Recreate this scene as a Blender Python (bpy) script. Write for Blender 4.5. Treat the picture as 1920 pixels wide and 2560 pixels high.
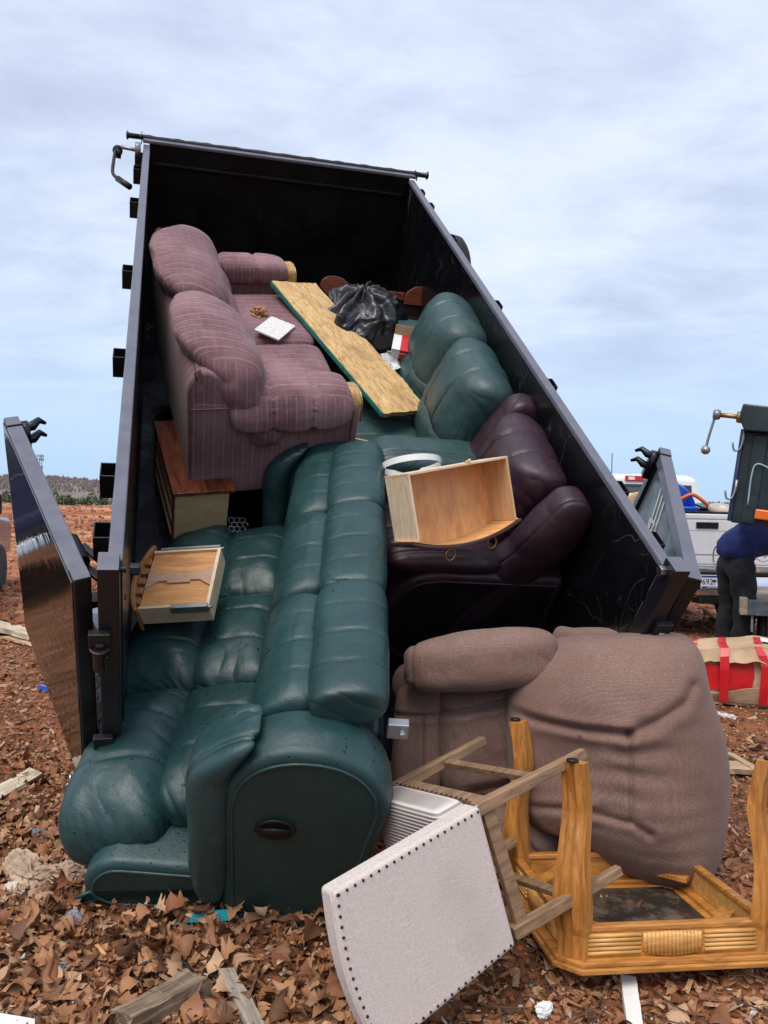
import bpy, bmesh, math, random
import numpy as np
from mathutils import Matrix, Vector

for o_ in list(bpy.data.objects):
    bpy.data.objects.remove(o_)
SC = bpy.context.scene
COL = SC.collection
R = math.radians
random.seed(7)
RNG = np.random.default_rng(7)

# ------------------------------------------------------------------ camera, sky, sun, exposure
HC = 1.5                                   # eye height
FPX = 2074.0
ROLL = R(1.28)
cam = bpy.data.cameras.new('camera')
cam.sensor_fit = 'VERTICAL'
cam.sensor_height = 36.0
cam.sensor_width = 27.0
cam.lens = 36.0 * FPX / 2560.0
cam.clip_start = 0.05
cam.clip_end = 6000
camo = bpy.data.objects.new('camera', cam)
COL.objects.link(camo)
camo.matrix_world = Matrix.Translation((0, 0, HC)) @ Matrix.Rotation(R(90), 4, 'X') @ Matrix.Rotation(ROLL, 4, 'Z')
SC.camera = camo

SUN_EL, SUN_AZ = R(58), R(205)             # behind the camera, a little to the left: veiled by the overcast
w = bpy.data.worlds.new('World')
SC.world = w
w.use_nodes = True
nt = w.node_tree
for n_ in list(nt.nodes):
    nt.nodes.remove(n_)


class NT:
    """tiny helper to write node trees"""
    def __init__(s, tree):
        s.t = tree

    def n(s, typ, ins=None, **props):
        nd = s.t.nodes.new(typ)
        for k, v in props.items():
            setattr(nd, k, v)
        if ins:
            for k, v in ins.items():
                s.set(nd, k, v)
        return nd

    def set(s, nd, k, v):
        sock = nd.inputs[k]
        if isinstance(v, bpy.types.NodeSocket):
            s.t.links.new(v, sock)
        elif isinstance(v, bpy.types.Node):
            s.t.links.new(v.outputs[0], sock)
        else:
            if hasattr(sock, 'default_value'):
                try:
                    n0 = len(sock.default_value)
                    if n0 == 4 and len(v) == 3:
                        v = (*v, 1)
                except TypeError:
                    pass
            sock.default_value = v

    def math(s, op, a, b=None, c=None, clamp=False):
        nd = s.n('ShaderNodeMath', operation=op, use_clamp=clamp)
        s.set(nd, 0, a)
        if b is not None:
            s.set(nd, 1, b)
        if c is not None:
            s.set(nd, 2, c)
        return nd.outputs[0]

    def vmath(s, op, a, b=None):
        nd = s.n('ShaderNodeVectorMath', operation=op)
        s.set(nd, 0, a)
        if b is not None:
            s.set(nd, 1, b)
        return nd.outputs[0]

    def mix(s, f, a, b, blend='MIX'):
        nd = s.n('ShaderNodeMix', data_type='RGBA', blend_type=blend)
        s.set(nd, 0, f)
        s.set(nd, 6, a)
        s.set(nd, 7, b)
        return nd.outputs[2]

    def ramp(s, f, stops, interp='LINEAR'):
        nd = s.n('ShaderNodeValToRGB')
        s.set(nd, 0, f)
        cr = nd.color_ramp
        cr.interpolation = interp
        while len(cr.elements) < len(stops):
            cr.elements.new(0.5)
        for e, (p, c) in zip(cr.elements, stops):
            e.position = p
            e.color = (*c, 1) if len(c) == 3 else c
        return nd.outputs[0]

    def mapr(s, v, a, b, c=0.0, d=1.0, smooth=True):
        nd = s.n('ShaderNodeMapRange', interpolation_type='SMOOTHSTEP' if smooth else 'LINEAR')
        for i, x in enumerate((v, a, b, c, d)):
            s.set(nd, i, x)
        return nd.outputs[0]

    def noise(s, vec, scale, detail=4, rough=.55, dist=0.0, color=False):
        nd = s.n('ShaderNodeTexNoise')
        s.set(nd, 'Vector', vec)
        s.set(nd, 'Scale', scale)
        s.set(nd, 'Detail', detail)
        s.set(nd, 'Roughness', rough)
        s.set(nd, 'Distortion', dist)
        return nd.outputs[1 if color else 0]

    def voro(s, vec, scale, feature='F1', rand=1.0, out=0):
        nd = s.n('ShaderNodeTexVoronoi', feature=feature)
        s.set(nd, 'Vector', vec)
        s.set(nd, 'Scale', scale)
        s.set(nd, 'Randomness', rand)
        return nd.outputs[out]

    def scale(s, vec, xyz):
        return s.vmath('MULTIPLY', vec, xyz)

    def sep(s, vec):
        return s.n('ShaderNodeSeparateXYZ', {0: vec}).outputs

    def bump(s, h, strength=.3, dist=.01, normal=None):
        nd = s.n('ShaderNodeBump', {'Height': h, 'Strength': strength, 'Distance': dist})
        if normal is not None:
            s.set(nd, 'Normal', normal)
        return nd.outputs[0]


W = NT(nt)
tc = W.n('ShaderNodeTexCoord')
sky = W.n('ShaderNodeTexSky', sky_type='NISHITA', sun_disc=False, sun_elevation=SUN_EL, sun_rotation=SUN_AZ,
          air_density=1.4, dust_density=2.5, ozone_density=2.0, altitude=200)
dirn = W.vmath('NORMALIZE', tc.outputs['Generated'])
sx, sy, sz = W.sep(dirn)
up = W.math('MAXIMUM', sz, 0.0)
# cloud layer: directions projected on a flat sheet high above, streaked from left to right
den = W.math('ADD', up, 0.16)
px_ = W.math('DIVIDE', sx, den)
py_ = W.math('DIVIDE', sy, den)
cv = W.n('ShaderNodeCombineXYZ', {0: px_, 1: py_, 2: 0.0}).outputs[0]
n1 = W.noise(W.scale(cv, (0.75, 1.0, 1)), 0.7, 8, .50, .35)
n2 = W.noise(W.scale(cv, (0.9, 1.2, 1)), 2.3, 10, .62, .25)
cl = W.math('ADD', W.math('MULTIPLY', n1, .62), W.math('MULTIPLY', n2, .38))
# base of the overcast by height: blue haze low, pale lavender above
basec = W.ramp(up, [(0.0, (.47, .66, .89)), (.055, (.475, .665, .91)), (.13, (.53, .70, .945)), (.24, (.60, .74, .955)), (.42, (.66, .755, .94)), (1.0, (.50, .56, .74))])
cover = W.mapr(up, .03, .30)
greyc = W.ramp(cl, [(.37, (.36, .40, .56)), (.45, (.52, .58, .76)), (.52, (.72, .79, .97)), (.60, (.90, .94, 1.04))])
cloudf = W.math('MULTIPLY', cover, .62)
skyc = W.mix(cloudf, basec, greyc)
# a share of the clear sky comes through the veil
nis = W.n('ShaderNodeVectorMath', {0: sky.outputs[0]}, operation='SCALE')
nis.inputs['Scale'].default_value = .10
mixn = W.n('ShaderNodeMix', {0: .08, 6: skyc, 7: nis.outputs[0]}, data_type='RGBA')
bg = W.n('ShaderNodeBackground', {0: mixn.outputs[2], 1: .60})
W.n('ShaderNodeOutputWorld', {0: bg.outputs[0]})

sun = bpy.data.lights.new('sun', 'SUN')
sun.energy = 1.5
sun.angle = R(38)
sun.color = (1.0, .93, .84)
suno = bpy.data.objects.new('sun', sun)
COL.objects.link(suno)
sd = Vector((math.sin(SUN_AZ) * math.cos(SUN_EL), math.cos(SUN_AZ) * math.cos(SUN_EL), math.sin(SUN_EL)))
suno.rotation_euler = sd.to_track_quat('Z', 'Y').to_euler()
suno.location = sd * 50

SC.view_settings.view_transform = 'Standard'
SC.view_settings.look = 'None'
SC.view_settings.exposure = 0.95
SC.view_settings.gamma = 1.0
SC.view_settings.use_curve_mapping = False
SC.render.engine = 'CYCLES'
SC.cycles.max_bounces = 6
SC.cycles.diffuse_bounces = 3
SC.cycles.glossy_bounces = 4
SC.cycles.use_denoising = True


# ------------------------------------------------------------------ frames of reference
AZ, TH = .268, .6735                       # heading and dump angle of the raised bed
tl = np.array([math.cos(AZ), math.sin(AZ), 0.])
th_ = np.array([-math.sin(AZ), math.cos(AZ), 0.])
tz = np.array([0, 0, 1.])
ta = math.cos(TH) * th_ + math.sin(TH) * tz
tn = -math.sin(TH) * th_ + math.cos(TH) * tz
TO = np.array([-1.046, 3.421, -1.109 + HC])
TW, TL, THT = 2.005, 4.562, 1.171
TM = np.stack([tl, ta, tn], 1)


def tw(q):
    """bed coordinates (across, up the bed, off the floor) -> world"""
    return TO + np.asarray(q, float) @ TM.T


def wt(p):
    return (np.asarray(p, float) - TO) @ TM


def mat4(Rm, t):
    m = Matrix.Identity(4)
    for i in range(3):
        for j in range(3):
            m[i][j] = float(Rm[i][j])
        m[i][3] = float(t[i])
    return m


def orth(Rm):
    u, _, v = np.linalg.svd(np.asarray(Rm, float))
    return u @ v


def rx(t):
    c, s = math.cos(t), math.sin(t)
    return np.array([[1, 0, 0], [0, c, -s], [0, s, c]])


def ry(t):
    c, s = math.cos(t), math.sin(t)
    return np.array([[c, 0, s], [0, 1, 0], [-s, 0, c]])


def rz(t):
    c, s = math.cos(t), math.sin(t)
    return np.array([[c, -s, 0], [s, c, 0], [0, 0, 1]])


def atpx(u, v, Y):
    """point seen at photo pixel (u, v) at distance Y in front of the eye"""
    x, z = (u - 960) / FPX, (1280 - v) / FPX
    c, s = math.cos(ROLL), math.sin(ROLL)
    return np.array([(c * x - s * z) * Y, Y, HC + (s * x + c * z) * Y])


# ------------------------------------------------------------------ noise
def vnoise(P, seed=0):
    P = np.asarray(P, float)
    i = np.floor(P).astype(np.int64)
    f = P - i
    f = f * f * f * (f * (f * 6 - 15) + 10)

    def hsh(a, b, c):
        h = (a * 374761393 + b * 668265263 + c * 2147483647 + seed * 1274126177) & 0xFFFFFFFF
        h = ((h ^ (h >> 13)) * 1274126177) & 0xFFFFFFFF
        h = (h ^ (h >> 16)) & 0xFFFFFFFF
        return h / 4294967295.0
    r = 0
    for dx in (0, 1):
        for dy in (0, 1):
            for dz in (0, 1):
                wgt = (f[:, 0] if dx else 1 - f[:, 0]) * (f[:, 1] if dy else 1 - f[:, 1]) * (f[:, 2] if dz else 1 - f[:, 2])
                r = r + wgt * hsh(i[:, 0] + dx, i[:, 1] + dy, i[:, 2] + dz)
    return r * 2 - 1


def fbm(P, seed=0, oct=4, gain=.5):
    r, a, tot = 0, 1, 0
    P = np.asarray(P, float)
    for k in range(oct):
        r = r + a * vnoise(P * 2 ** k + k * 17.3, seed + k)
        tot += a
        a *= gain
    return r / tot


# ------------------------------------------------------------------ meshes and objects
def mesh_of(name, V, F, mats=None, smooth=True, fm=None):
    me = bpy.data.meshes.new(name)
    V = np.asarray(V, float)
    if isinstance(F, np.ndarray):
        k = F.shape[1]
        me.vertices.add(len(V))
        me.vertices.foreach_set('co', V.ravel())
        me.loops.add(F.size)
        me.loops.foreach_set('vertex_index', F.astype(np.int32).ravel())
        me.polygons.add(len(F))
        me.polygons.foreach_set('loop_start', np.arange(0, F.size, k, dtype=np.int32))
        me.polygons.foreach_set('loop_total', np.full(len(F), k, dtype=np.int32))
        me.update(calc_edges=True)
    else:
        me.from_pydata([tuple(v) for v in V], [], F)
    for m in (mats if isinstance(mats, (list, tuple)) else [mats]):
        if m:
            me.materials.append(m)
    me.polygons.foreach_set('use_smooth', np.full(len(me.polygons), bool(smooth)))
    if fm is not None:
        me.polygons.foreach_set('material_index', np.asarray(fm, dtype=np.int32))
    me.update()
    return me


def link(name, me, parent=None, label=None, kind=None, loc=None):
    o = bpy.data.objects.new(name, me)
    COL.objects.link(o)
    if parent is not None:
        o.parent = parent
    if label:
        o['label'] = label
    if kind:
        o['kind'] = kind
    if loc is not None:
        o.location = loc
    return o


def thing(name, label, cat, M=None, group=None):
    o = bpy.data.objects.new(name, None)
    o.empty_display_size = .1
    COL.objects.link(o)
    if M is not None:
        o.matrix_world = M if isinstance(M, Matrix) else Matrix.Translation(tuple(M))
    o['label'] = label
    o['category'] = cat
    if group:
        o['group'] = group
    return o


class MB:
    """collects shapes, builds ONE mesh object"""
    def __init__(s):
        s.V, s.F, s.n, s.fm = [], [], 0, []
        s.cur = 0

    def add(s, V, F):
        V = np.asarray(V, float)
        s.V.append(V)
        for f in F:
            s.F.append([int(i) + s.n for i in f])
            s.fm.append(s.cur)
        s.n += len(V)
        return s

    def box(s, lo, hi, Rm=None, c=None):
        lo, hi = np.array(lo, float), np.array(hi, float)
        V = np.array([[x, y, z] for x in (lo[0], hi[0]) for y in (lo[1], hi[1]) for z in (lo[2], hi[2])])
        if Rm is not None:
            c = (lo + hi) / 2 if c is None else np.array(c, float)
            V = (V - c) @ np.asarray(Rm).T + c
        return s.add(V, [(0, 1, 3, 2), (4, 6, 7, 5), (0, 4, 5, 1), (2, 3, 7, 6), (0, 2, 6, 4), (1, 5, 7, 3)])

    def bar(s, p, q, wx, wy, upv=(0, 0, 1), taper=1.0):
        p, q = np.array(p, float), np.array(q, float)
        d = (q - p) / np.linalg.norm(q - p)
        x = np.cross(d, upv)
        if np.linalg.norm(x) < 1e-4:
            x = np.cross(d, (1, 0, 0))
        x /= np.linalg.norm(x)
        y = np.cross(x, d)
        V = [p + x * wx / 2 * i + y * wy / 2 * j for i, j in ((-1, -1), (1, -1), (1, 1), (-1, 1))]
        V += [q + (x * wx / 2 * i + y * wy / 2 * j) * taper for i, j in ((-1, -1), (1, -1), (1, 1), (-1, 1))]
        return s.add(V, [(3, 2, 1, 0), (4, 5, 6, 7), (0, 1, 5, 4), (1, 2, 6, 5), (2, 3, 7, 6), (3, 0, 4, 7)])

    def tube(s, pts, r, seg=8, closed=False, caps=True):
        pts = np.array(pts, float)
        n = len(pts)
        rr = np.full(n, r) if np.isscalar(r) else np.array(r, float)
        T_ = np.gradient(pts, axis=0) if not closed else np.roll(pts, -1, 0) - np.roll(pts, 1, 0)
        T_ /= np.linalg.norm(T_, axis=1)[:, None] + 1e-12
        u = np.cross(T_[0], (0, 0, 1))
        if np.linalg.norm(u) < 1e-3:
            u = np.cross(T_[0], (1, 0, 0))
        V = []
        ang = np.linspace(0, 2 * np.pi, seg, endpoint=False)
        for i in range(n):
            u = u - T_[i] * (u @ T_[i])
            u /= np.linalg.norm(u) + 1e-12
            v = np.cross(T_[i], u)
            V.append(pts[i] + rr[i] * (np.cos(ang)[:, None] * u + np.sin(ang)[:, None] * v))
        F = []
        for i in range(n if closed else n - 1):
            j = (i + 1) % n
            for k in range(seg):
                k2 = (k + 1) % seg
                F.append((i * seg + k, i * seg + k2, j * seg + k2, j * seg + k))
        if caps and not closed:
            F.append(tuple(range(seg))[::-1])
            F.append(tuple((n - 1) * seg + k for k in range(seg)))
        return s.add(np.concatenate(V), F)

    def cyl(s, p, q, r, seg=16, r2=None):
        return s.tube([p, q], [r, r if r2 is None else r2], seg)

    def lathe(s, prof, seg=24, axis=2, c=(0, 0, 0), Rm=None):
        """prof: (radius, height) pairs"""
        ang = np.linspace(0, 2 * np.pi, seg, endpoint=False)
        V = []
        for r, h in prof:
            V.append(np.stack([r * np.cos(ang), r * np.sin(ang), np.full(seg, h)], 1))
        V = np.concatenate(V)
        if axis == 0:
            V = V[:, [2, 0, 1]]
        elif axis == 1:
            V = V[:, [1, 2, 0]]
        if Rm is not None:
            V = V @ np.asarray(Rm).T
        V = V + np.array(c, float)
        F = []
        for i in range(len(prof) - 1):
            for k in range(seg):
                k2 = (k + 1) % seg
                F.append((i * seg + k, i * seg + k2, (i + 1) * seg + k2, (i + 1) * seg + k))
        F.append(tuple(range(seg))[::-1])
        F.append(tuple((len(prof) - 1) * seg + k for k in range(seg)))
        return s.add(V, F)

    def prism(s, poly, axis, lo, hi):
        """closed outline extruded along an axis; poly in the two other axes (cyclic order)"""
        poly = np.array(poly, float)
        n = len(poly)
        V = np.zeros((2 * n, 3))
        a1, a2 = [(1, 2), (0, 2), (0, 1)][axis]
        for k, h in enumerate((lo, hi)):
            V[k * n:(k + 1) * n, a1] = poly[:, 0]
            V[k * n:(k + 1) * n, a2] = poly[:, 1]
            V[k * n:(k + 1) * n, axis] = h
        F = [tuple(range(n))[::-1], tuple(range(n, 2 * n))]
        for i in range(n):
            j = (i + 1) % n
            F.append((i, j, n + j, n + i))
        return s.add(V, F)

    def xf(s, Rm, t=(0, 0, 0)):
        s.V = [v @ np.asarray(Rm).T + np.array(t) for v in s.V]
        return s

    def build(s, name, mats, parent=None, smooth=False, bev=0.0, label=None, kind=None, seg=2, mod=None, fix=True):
        me = mesh_of(name, np.concatenate(s.V), s.F, mats, smooth, s.fm)
        if fix:
            b = bmesh.new()
            b.from_mesh(me)
            bmesh.ops.recalc_face_normals(b, faces=b.faces)
            b.to_mesh(me)
            b.free()
        o = link(name, me, parent, label, kind)
        if bev > 0:
            m = o.modifiers.new('bevel', 'BEVEL')
            m.width = bev
            m.segments = seg
            m.limit_method = 'ANGLE'
            m.angle_limit = R(35)
        return o


def tagged(o, label, cat, group=None, kind=None):
    o['label'] = label
    if cat:
        o['category'] = cat
    if group:
        o['group'] = group
    if kind:
        o['kind'] = kind
    return o


_cube_cache = {}


def cube_grid(n):
    if n in _cube_cache:
        return _cube_cache[n]
    g = np.linspace(-1, 1, n + 1)
    a, b = np.meshgrid(g, g, indexing='ij')
    a, b = a.ravel(), b.ravel()
    o = np.ones_like(a)
    P = np.concatenate([np.stack(q, 1) for q in ((a, b, o), (b, a, -o), (o, a, b), (-o, b, a), (b, o, a), (a, -o, b))])
    idx = np.arange((n + 1) ** 2).reshape(n + 1, n + 1)
    q = np.stack([idx[:-1, :-1], idx[1:, :-1], idx[1:, 1:], idx[:-1, 1:]], -1).reshape(-1, 4)
    F = np.concatenate([q + k * (n + 1) ** 2 for k in range(6)])
    key = np.round(P * 1e5).astype(np.int64)
    _, first, inv = np.unique(key, axis=0, return_index=True, return_inverse=True)
    P = P[first]
    F = inv.ravel()[F]
    _cube_cache[n] = (P, F)
    return P, F


def vnormals(V, F):
    fn = np.cross(V[F[:, 2]] - V[F[:, 0]], V[F[:, 3]] - V[F[:, 1]])
    N = np.zeros_like(V)
    for k in range(4):
        np.add.at(N, F[:, k], fn)
    return N / (np.linalg.norm(N, axis=1)[:, None] + 1e-12)


def pad(c, half, p=5, q=2.6, thin=2, n=30, seams=(), wr=(), lump=.006, seed=0, warp=None, Rm=None, crease=None):
    """stuffed cushion: superellipsoid; `thin` = the axis of its thickness; seams: (axis, pos, depth, width) with pos in -1..1;
    wr: gathers (axis, side, amp, reach, freq)"""
    P, F = cube_grid(n)
    ax = [0, 1, 2]
    ax.remove(thin)
    e = (np.abs(P[:, ax[0]]) ** p + np.abs(P[:, ax[1]]) ** p) ** (q / p) + np.abs(P[:, thin]) ** q
    S = P / (e ** (1 / q))[:, None]
    V = S * np.array(half, float)
    N = vnormals(V, F)
    h = np.array(half, float)
    d = lump * fbm(V * 5.0 + seed * 3.7, seed, 3)
    for (axis, pos, dep, wid) in seams:
        wob = .012 * vnoise(V * 6 + 9.1 + seed, seed + 5) / h[axis]
        t = (S[:, axis] - pos + wob) * h[axis]
        d = d - dep * np.exp(-np.abs(t / wid) ** 1.3) 
    for (axis, side, amp, reach, freq) in wr:
        dist = np.abs(S[:, axis] - side) * h[axis]
        o1 = ax[1] if axis == ax[0] else (ax[0] if axis == ax[1] else ax[0])
        cc = V[:, o1] + V[:, thin] * .6 if axis != thin else V[:, ax[0]] + V[:, ax[1]] * .8
        ph = 6 * vnoise(V * 4.3 + seed, seed + 11)
        # pulled folds: sharp valleys of uneven length and spacing
        w1 = 1 - np.abs(np.sin(cc * freq * .5 + ph * 1.3 + seed)) ** .6
        mod = np.clip(.15 + 1.1 * vnoise(np.stack([cc * 14, dist * 5, 0 * cc], 1) + seed * 2.3, seed + 3), 0, 1)
        reach = reach * (.35 + .9 * np.clip(vnoise(np.stack([cc * 9, 0 * cc, 0 * cc], 1) + seed, seed + 9) + .4, 0, 1.2))
        g = -1.5 * w1
        d = d + amp * np.exp(-dist / reach) * g * mod
    if crease is not None:
        d = d + crease(V, S)
    V = V + N * d[:, None]
    if warp is not None:
        V = warp(V)
    if Rm is not None:
        V = V @ np.asarray(Rm).T
    return V + np.array(c, float), F


def softpart(name, mat, parent, *a, label=None, kind=None, extra=None, **k):
    V, F = pad(*a, **k)
    if extra:
        V = extra(V)
    return link(name, mesh_of(name, V, F, mat, True), parent, label, kind)


def polyline_d(P2, line):
    """distance of 2-D points to a polyline"""
    line = np.array(line, float)
    best = np.full(len(P2), 1e9)
    for i in range(len(line) - 1):
        a_, b_ = line[i], line[i + 1]
        ab = b_ - a_
        t = np.clip(((P2 - a_) @ ab) / (ab @ ab + 1e-12), 0, 1)
        best = np.minimum(best, np.linalg.norm(P2 - (a_ + t[:, None] * ab), axis=1))
    return best


def smooth_closed(poly, n):
    """closed Catmull-Rom through the points, n samples"""
    P = np.array(poly, float)
    m = len(P)
    out = []
    for s_ in np.linspace(0, m, n, endpoint=False):
        i = int(s_)
        t = s_ - i
        p0, p1, p2, p3 = P[(i - 1) % m], P[i % m], P[(i + 1) % m], P[(i + 2) % m]
        out.append(.5 * ((2 * p1) + (-p0 + p2) * t + (2 * p0 - 5 * p1 + 4 * p2 - p3) * t ** 2 + (-p0 + 3 * p1 - 3 * p2 + p3) * t ** 3))
    return np.array(out)


def smooth_open(pts, n):
    P = np.array(pts, float)
    m = len(P)
    out = []
    for s_ in np.linspace(0, m - 1, n):
        i = min(int(s_), m - 2)
        t = s_ - i
        p1, p2 = P[i], P[i + 1]
        p0 = P[i - 1] if i > 0 else 2 * p1 - p2
        p3 = P[i + 2] if i + 2 < m else 2 * p2 - p1
        out.append(.5 * ((2 * p1) + (-p0 + p2) * t + (2 * p0 - 5 * p1 + 4 * p2 - p3) * t ** 2 + (-p0 + 3 * p1 - 3 * p2 + p3) * t ** 3))
    return np.array(out)


def puff(outline, depth, back, creases=(), nth=150, nr=44, k=2.6, lump=.006, seed=0, bulge=None, wr=()):
    """stuffed shape with an outline in (X, Z), facing -Y: front swells to -depth, flat back at +back; creases: (polyline, depth, width)"""
    B = smooth_closed(outline, nth)
    c = B.mean(0)
    rr = np.linspace(0, 1, nr + 1)[1:]
    rr = 1 - (1 - rr) ** 1.35
    V2 = [c[None]] + [c + (B - c) * r for r in rr]
    P2 = np.concatenate(V2)
    rad = np.concatenate([[0.]] + [np.full(nth, r) for r in rr])
    prof = (1 - rad ** k) ** (1 / 2.0)
    y = -depth * prof
    if bulge is not None:
        y = y - bulge(P2) * prof
    P3 = np.stack([P2[:, 0], np.zeros(len(P2)), P2[:, 1]], 1)
    d = lump * fbm(P3 * 6 + seed, seed, 3) * prof
    for (line, dep, wid) in creases:
        t = polyline_d(P2, line)
        d = d - dep * np.exp(-(t / wid) ** 1.4) * np.minimum(1, prof * 1.6)
        d = d + .35 * dep * np.exp(-((t - wid * 2.2) / (wid * 1.4)) ** 2) * prof
    for (line, amp, reach, freq) in wr:
        t = polyline_d(P2, line)
        ln = np.array(line, float)
        dr = ln[-1] - ln[0]
        dr /= np.linalg.norm(dr)
        g = np.sin((P2 @ dr) * freq + 3 * vnoise(P3 * 5 + seed, seed + 4))
        d = d + amp * np.exp(-t / reach) * g * prof * (.5 + .5 * vnoise(P3 * 8 + seed, seed + 6))
    y = y - d
    V = np.stack([P2[:, 0], y, P2[:, 1]], 1)
    F = []
    for j in range(nth):
        F.append((0, 1 + j, 1 + (j + 1) % nth))
    for i in range(nr - 1):
        for j in range(nth):
            j2 = (j + 1) % nth
            F.append((1 + i * nth + j, 1 + (i + 1) * nth + j, 1 + (i + 1) * nth + j2, 1 + i * nth + j2))
    # rounded side going back
    base = len(V)
    last = 1 + (nr - 1) * nth
    rings = []
    for s_, inset in ((.35, 1.012), (.7, 1.0), (1.0, .94)):
        q = c + (B - c) * inset
        rings.append(np.stack([q[:, 0], np.full(nth, back * s_), q[:, 1]], 1))
    V = np.concatenate([V] + rings + [np.array([[c[0], back, c[1]]])])
    prev = last
    for i in range(3):
        cur = base + i * nth
        for j in range(nth):
            j2 = (j + 1) % nth
            F.append((prev + j, cur + j, cur + j2, prev + j2))
        prev = cur
    e = len(V) - 1
    for j in range(nth):
        F.append((prev + j, e, prev + (j + 1) % nth))
    return V, F

# ------------------------------------------------------------------ materials
def mat(name, fn, **pp):
    m = bpy.data.materials.new(name)
    m.use_nodes = True
    t = m.node_tree
    for x in list(t.nodes):
        t.nodes.remove(x)
    N = NT(t)
    b = N.n('ShaderNodeBsdfPrincipled')
    N.n('ShaderNodeOutputMaterial', {0: b.outputs[0]})
    t_ = N.n('ShaderNodeTexCoord')
    N.obj = t_.outputs['Object']
    N.b = b
    for k, v in pp.items():
        N.set(b, k.replace('_', ' '), v)
    if fn:
        fn(N)
    return m


def solid(name, col, rough=.5, metal=0.0, var=.12, bscale=60, bstr=.1, spec=.5, vs=6, **pp):
    def f(N):
        n = N.noise(N.obj, vs, 5)
        k = N.mapr(n, .3, .7, 1 - var, 1 + var)
        c = N.n('ShaderNodeVectorMath', {0: col}, operation='SCALE')
        N.set(c, 'Scale', k)
        N.set(N.b, 'Base Color', c.outputs[0])
        n2 = N.noise(N.obj, bscale, 3)
        N.set(N.b, 'Roughness', N.mapr(N.noise(N.obj, vs * 2.3, 4), .3, .7, max(0, rough - .08), min(1, rough + .08)))
        if bstr:
            N.set(N.b, 'Normal', N.bump(n2, bstr, .003))
    return mat(name, f, Metallic=metal, Specular_IOR_Level=spec, **pp)


def leather(name, dark, mid, worn, rough=.42, drops=True, spec=.5, wornamt=.35):
    def f(N):
        o = N.obj
        big = N.noise(o, 3.0, 4, .6)
        fine = N.noise(o, 14, 5, .6)
        c = N.mix(N.mapr(big, .35, .68), dark, mid)
        c = N.mix(N.math('MULTIPLY', N.mapr(fine, .52, .75), wornamt), c, worn)
        grain = N.voro(o, 420)
        wr = N.noise(N.scale(o, (1, 1.6, 1)), 26, 4, .6, .6)
        w2 = N.noise(N.scale(o, (1.3, 1, 1)), 8, 6, .62, 1.1)
        h = N.math('ADD', N.math('ADD', N.math('MULTIPLY', grain, .16), N.math('MULTIPLY', wr, .45)), N.math('MULTIPLY', w2, 1.3))
        nrm = N.bump(h, .30, .010)
        rg = N.mapr(N.noise(o, 8, 4), .3, .7, rough - .07, rough + .09)
        if drops:
            # beads of rain lying on the hide
            area = N.mapr(N.noise(o, 3.3, 3, .5), .42, .54)
            v = N.n('ShaderNodeTexVoronoi', {'Vector': o, 'Scale': 40.0}, feature='F1')
            sel = N.math('GREATER_THAN', N.sep(v.outputs['Color'])[0], .45)
            size = N.math('MULTIPLY', N.sep(v.outputs['Color'])[1], .20)
            dd = N.math('SUBTRACT', N.math('ADD', size, .08), v.outputs['Distance'])
            m = N.math('MULTIPLY', N.math('MULTIPLY', N.mapr(dd, 0, .07), sel), area)
            c = N.mix(N.math('MULTIPLY', m, .85), c, tuple(x * .22 for x in dark))
            rg = N.math('MULTIPLY', rg, N.mapr(m, 0, 1, 1, .25, False))
            nrm = N.bump(m, .5, .004, nrm)
        N.set(N.b, 'Base Color', c)
        N.set(N.b, 'Roughness', rg)
        N.set(N.b, 'Normal', nrm)
    return mat(name, f, Specular_IOR_Level=spec)


M = {}
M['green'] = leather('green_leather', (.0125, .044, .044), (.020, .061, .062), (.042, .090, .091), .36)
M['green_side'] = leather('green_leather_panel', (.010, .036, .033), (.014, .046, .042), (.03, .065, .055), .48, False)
M['green_dry'] = leather('green_leather_faded', (.022, .056, .057), (.034, .076, .075), (.080, .092, .060), .40, False, wornamt=.45)
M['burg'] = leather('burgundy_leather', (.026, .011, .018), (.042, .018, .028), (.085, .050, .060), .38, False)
M['burg_dark'] = leather('burgundy_vinyl', (.006, .004, .006), (.009, .005, .008), (.015, .01, .012), .5, False)


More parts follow.
